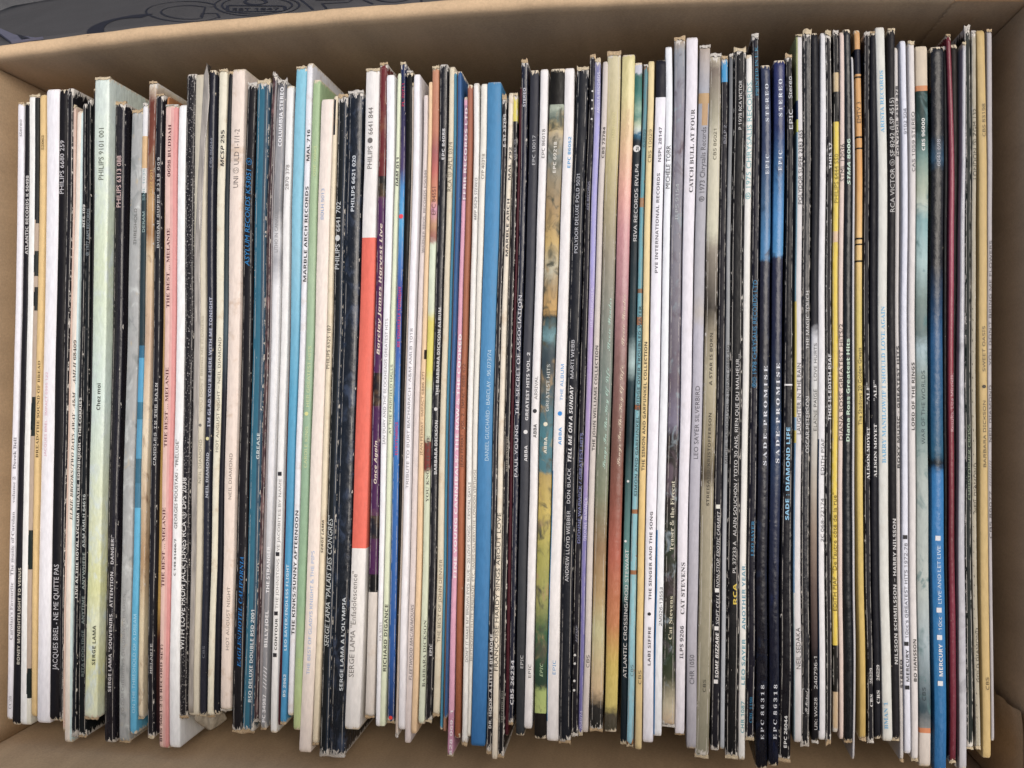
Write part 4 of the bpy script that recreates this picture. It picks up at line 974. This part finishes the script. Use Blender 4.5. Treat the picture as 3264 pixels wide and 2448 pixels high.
        for q_ in range(n_ - 1):
            for w_ in range(4):
                a = q_ * 5 + w_
                tf.append((a, a + 1, a + 6, a + 5) if not far else (a, a + 5, a + 6, a + 1))
        link('frayed_end', new_mesh('frayed_end', tv, tf, FRAY[rng.randrange(3)], True), o)
    # lettering: real outlines laid on the board
    mm_px = Wm / ((R1 - L1 + R2 - L2) / 2)
    for (s, va, vz, ck, sty, cap, off) in texts:
        hgt = cap * mm_px * 1.06
        def put(tv, tf, s=s, va=va, vz=vz, hgt=hgt, off=off, ck=ck, sty=sty):
            x0, x1 = min(p[0] for p in tv), max(p[0] for p in tv)
            if s in ('●', '■'):
                yy0, yy1 = min(p[1] for p in tv), max(p[1] for p in tv)
                base_y, capu = yy0, max(1e-6, yy1 - yy0)
            else:
                base_y, capu = 0.0, 0.715
            a0, a1 = v2mm(va) / 1000, v2mm(vz) / 1000
            if s in ('●', '■'):
                mid = (a0 + a1) / 2
                a0, a1 = mid + hgt / 2, mid - hgt / 2
            out = []
            half = len(tv) // 2 if sty in 'ghism' else len(tv)
            for n_v, (px, py) in enumerate(tv):
                t = (px - x0) / max(1e-6, x1 - x0)
                y = yt - (a0 + (a1 - a0) * t)
                h = hw(y)
                c = -((py - base_y) / capu - 0.5) * hgt + off * mm_px
                c = max(-h * .97, min(h * .97, c))
                out.append((xc(y) + c - ox, y - oy, top(y) + crown(c, h) * .35 + (0.00014 if n_v < half else 0.00018) + (0.0001 if s == 'S' else 0) - FLOOR))
            link('lettering', new_mesh('lettering', out, tf, ink(ck)), o)
        text_job(s, sty, put)
    sp = Spine()
    sp.__dict__.update(o=o, xc=xc, hw=hw, top=top, yt=yt, yb=yb, z=z, v2mm=v2mm, ox=ox, oy=oy, mm=mm_px, crown=crown)
    return sp

def add_specks(m):
    t = m.node_tree
    b = t.nodes['Principled BSDF']
    src = b.inputs['Base Color'].links[0].from_socket
    uvn = t.nodes.new('ShaderNodeUVMap')
    vo = t.nodes.new('ShaderNodeTexNoise')
    vo.inputs['Scale'].default_value = 1.15; vo.inputs['Detail'].default_value = 2
    t.links.new(uvn.outputs[0], vo.inputs['Vector'])
    mr = t.nodes.new('ShaderNodeMapRange')
    mr.inputs[1].default_value = 0.60; mr.inputs[2].default_value = 0.65
    t.links.new(vo.outputs['Fac'], mr.inputs[0])
    mx = t.nodes.new('ShaderNodeMix'); mx.data_type = 'RGBA'
    t.links.new(mr.outputs[0], mx.inputs[0]); t.links.new(src, mx.inputs[6])
    mx.inputs[7].default_value = srgb('96928f', ALB)
    t.links.new(mx.outputs[2], b.inputs['Base Color'])

SP = [build_sleeve(i) for i in range(len(R))]

# a plastic cover over the left half of one sleeve, curled up at its far end, and the inner bag hanging out at the near end
for i, r in enumerate(R):
    sp, opt = SP[i], r[10]
    if opt.get('cover'):
        pm = plastic('clear_plastic', '9c968e')
        vs, fs = [], []
        N, M = 60, 9
        for k in range(N + 1):
            s = k / N
            y = sp.yt + .004 - (sp.yt - sp.yb + .002) * s
            lift = 0.0030 * max(0, 1 - s / .12) ** 2
            def lerp(pts, s=s):
                for (p, a), (q_, b) in zip(pts, pts[1:]):
                    if s <= q_: return a + (b - a) * (s - p) / (q_ - p)
                return pts[-1][1]
            ca = lerp([(0, 1.25), (.015, .6), (.05, .3), (.12, -.1), (.3, -.95), (1, -.95)])
            cb = lerp([(0, 1.40), (.015, 1.6), (.05, 1.6), (.12, .9), (.3, .25), (1, .1)])
            for j in range(M):
                t = j / (M - 1)
                h = sp.hw(y)
                c = h * (ca + (cb - ca) * t)
                ripple = 0.00035 * mnoise.noise(Vector((s * 26, t * 3, 4))) + 0.00018
                zc = sp.top(y) + sp.crown(max(-h, min(h * .9, c)), h) + 0.00022 + abs(ripple) + lift * (0.5 + t * .5)
                if j == 0: zc -= 0.004
                vs.append((sp.xc(y) + c - sp.ox, y - sp.oy, zc - FLOOR))
        for k in range(N):
            for j in range(M - 1):
                a = k * M + j
                fs.append((a, a + M, a + M + 1, a + 1))
        cover = link('plastic_cover', new_mesh('plastic_cover', vs, fs, pm, True), sp.o)
        sol = cover.modifiers.new('thickness', 'SOLIDIFY'); sol.thickness = 0.00012; sol.offset = 1
        bm_ = plastic('milky_bag', 'a79f90', 0.3)
        vs, fs = [], []
        for k in range(15):
            s = k / 14
            for j in range(13):
                t = j / 12
                x = sp.xc(sp.yb) - .0010 + t * .0120
                y = sp.yb + .002 - s * (.0145 - .007 * t * t - .004 * (1 - t) ** 3)
                zz = sp.top(sp.yb) - .0030 - s * s * .006 - t * .005 + .0012 * math.sin(t * 9 + s * 4)
                vs.append((x - sp.ox, y - sp.oy, zz - FLOOR))
        for k in range(14):
            for j in range(12):
                a = k * 13 + j
                fs.append((a, a + 13, a + 14, a + 1))
        bag = link('inner_bag', new_mesh('inner_bag', vs, fs, bm_, True), sp.o)
        sol = bag.modifiers.new('thickness', 'SOLIDIFY'); sol.thickness = 0.0001
    if opt.get('frame'):
        a, b = opt['frame']
        vs, fs = [], []
        def q(y, c):
            return (sp.xc(y) + c - sp.ox, y - sp.oy, sp.top(y) + sp.crown(c, sp.hw(y)) + .00008 - FLOOR)
        ya, yb_ = sp.yt - sp.v2mm(a) / 1000, sp.yt - sp.v2mm(b) / 1000
        h = sp.hw(ya) * .80
        ln = .00022
        for (p0, p1, c0, c1) in ((ya, ya - ln, -h, h), (yb_ + ln, yb_, -h, h), (ya - ln, yb_ + ln, -h, -h + ln), (ya - ln, yb_ + ln, h - ln, h)):
            k = len(vs)
            vs += [q(p0, c0), q(p1, c0), q(p1, c1), q(p0, c1)]
            fs.append((k, k + 1, k + 2, k + 3))
        link('emblem_frame', new_mesh('emblem_frame', vs, fs, ink('dad8d6')), sp.o)
    if opt.get('notch'):
        vs, fs = [], []
        rr = random.Random(3)
        y = sp.yt - .12
        while y > sp.yb + .01:
            h = sp.hw(y)
            c0, dd, wd = -h * .98, rr.uniform(.0005, .0009), rr.uniform(.0006, .0014)
            k = len(vs)
            for (yy, c) in ((y, c0), (y - wd, c0), (y - wd * .9, c0 + dd), (y - wd * .2, c0 + dd * .8)):
                vs.append((sp.xc(yy) + c - sp.ox, yy - sp.oy, sp.top(yy) + sp.crown(c, h) + .00008 - FLOOR))
            fs.append((k, k + 1, k + 2, k + 3))
            y -= rr.uniform(.004, .0062)
        link('edge_notches', new_mesh('edge_notches', vs, fs, ink('1c1a18')), sp.o)['kind'] = 'stuff'
run_text_jobs()
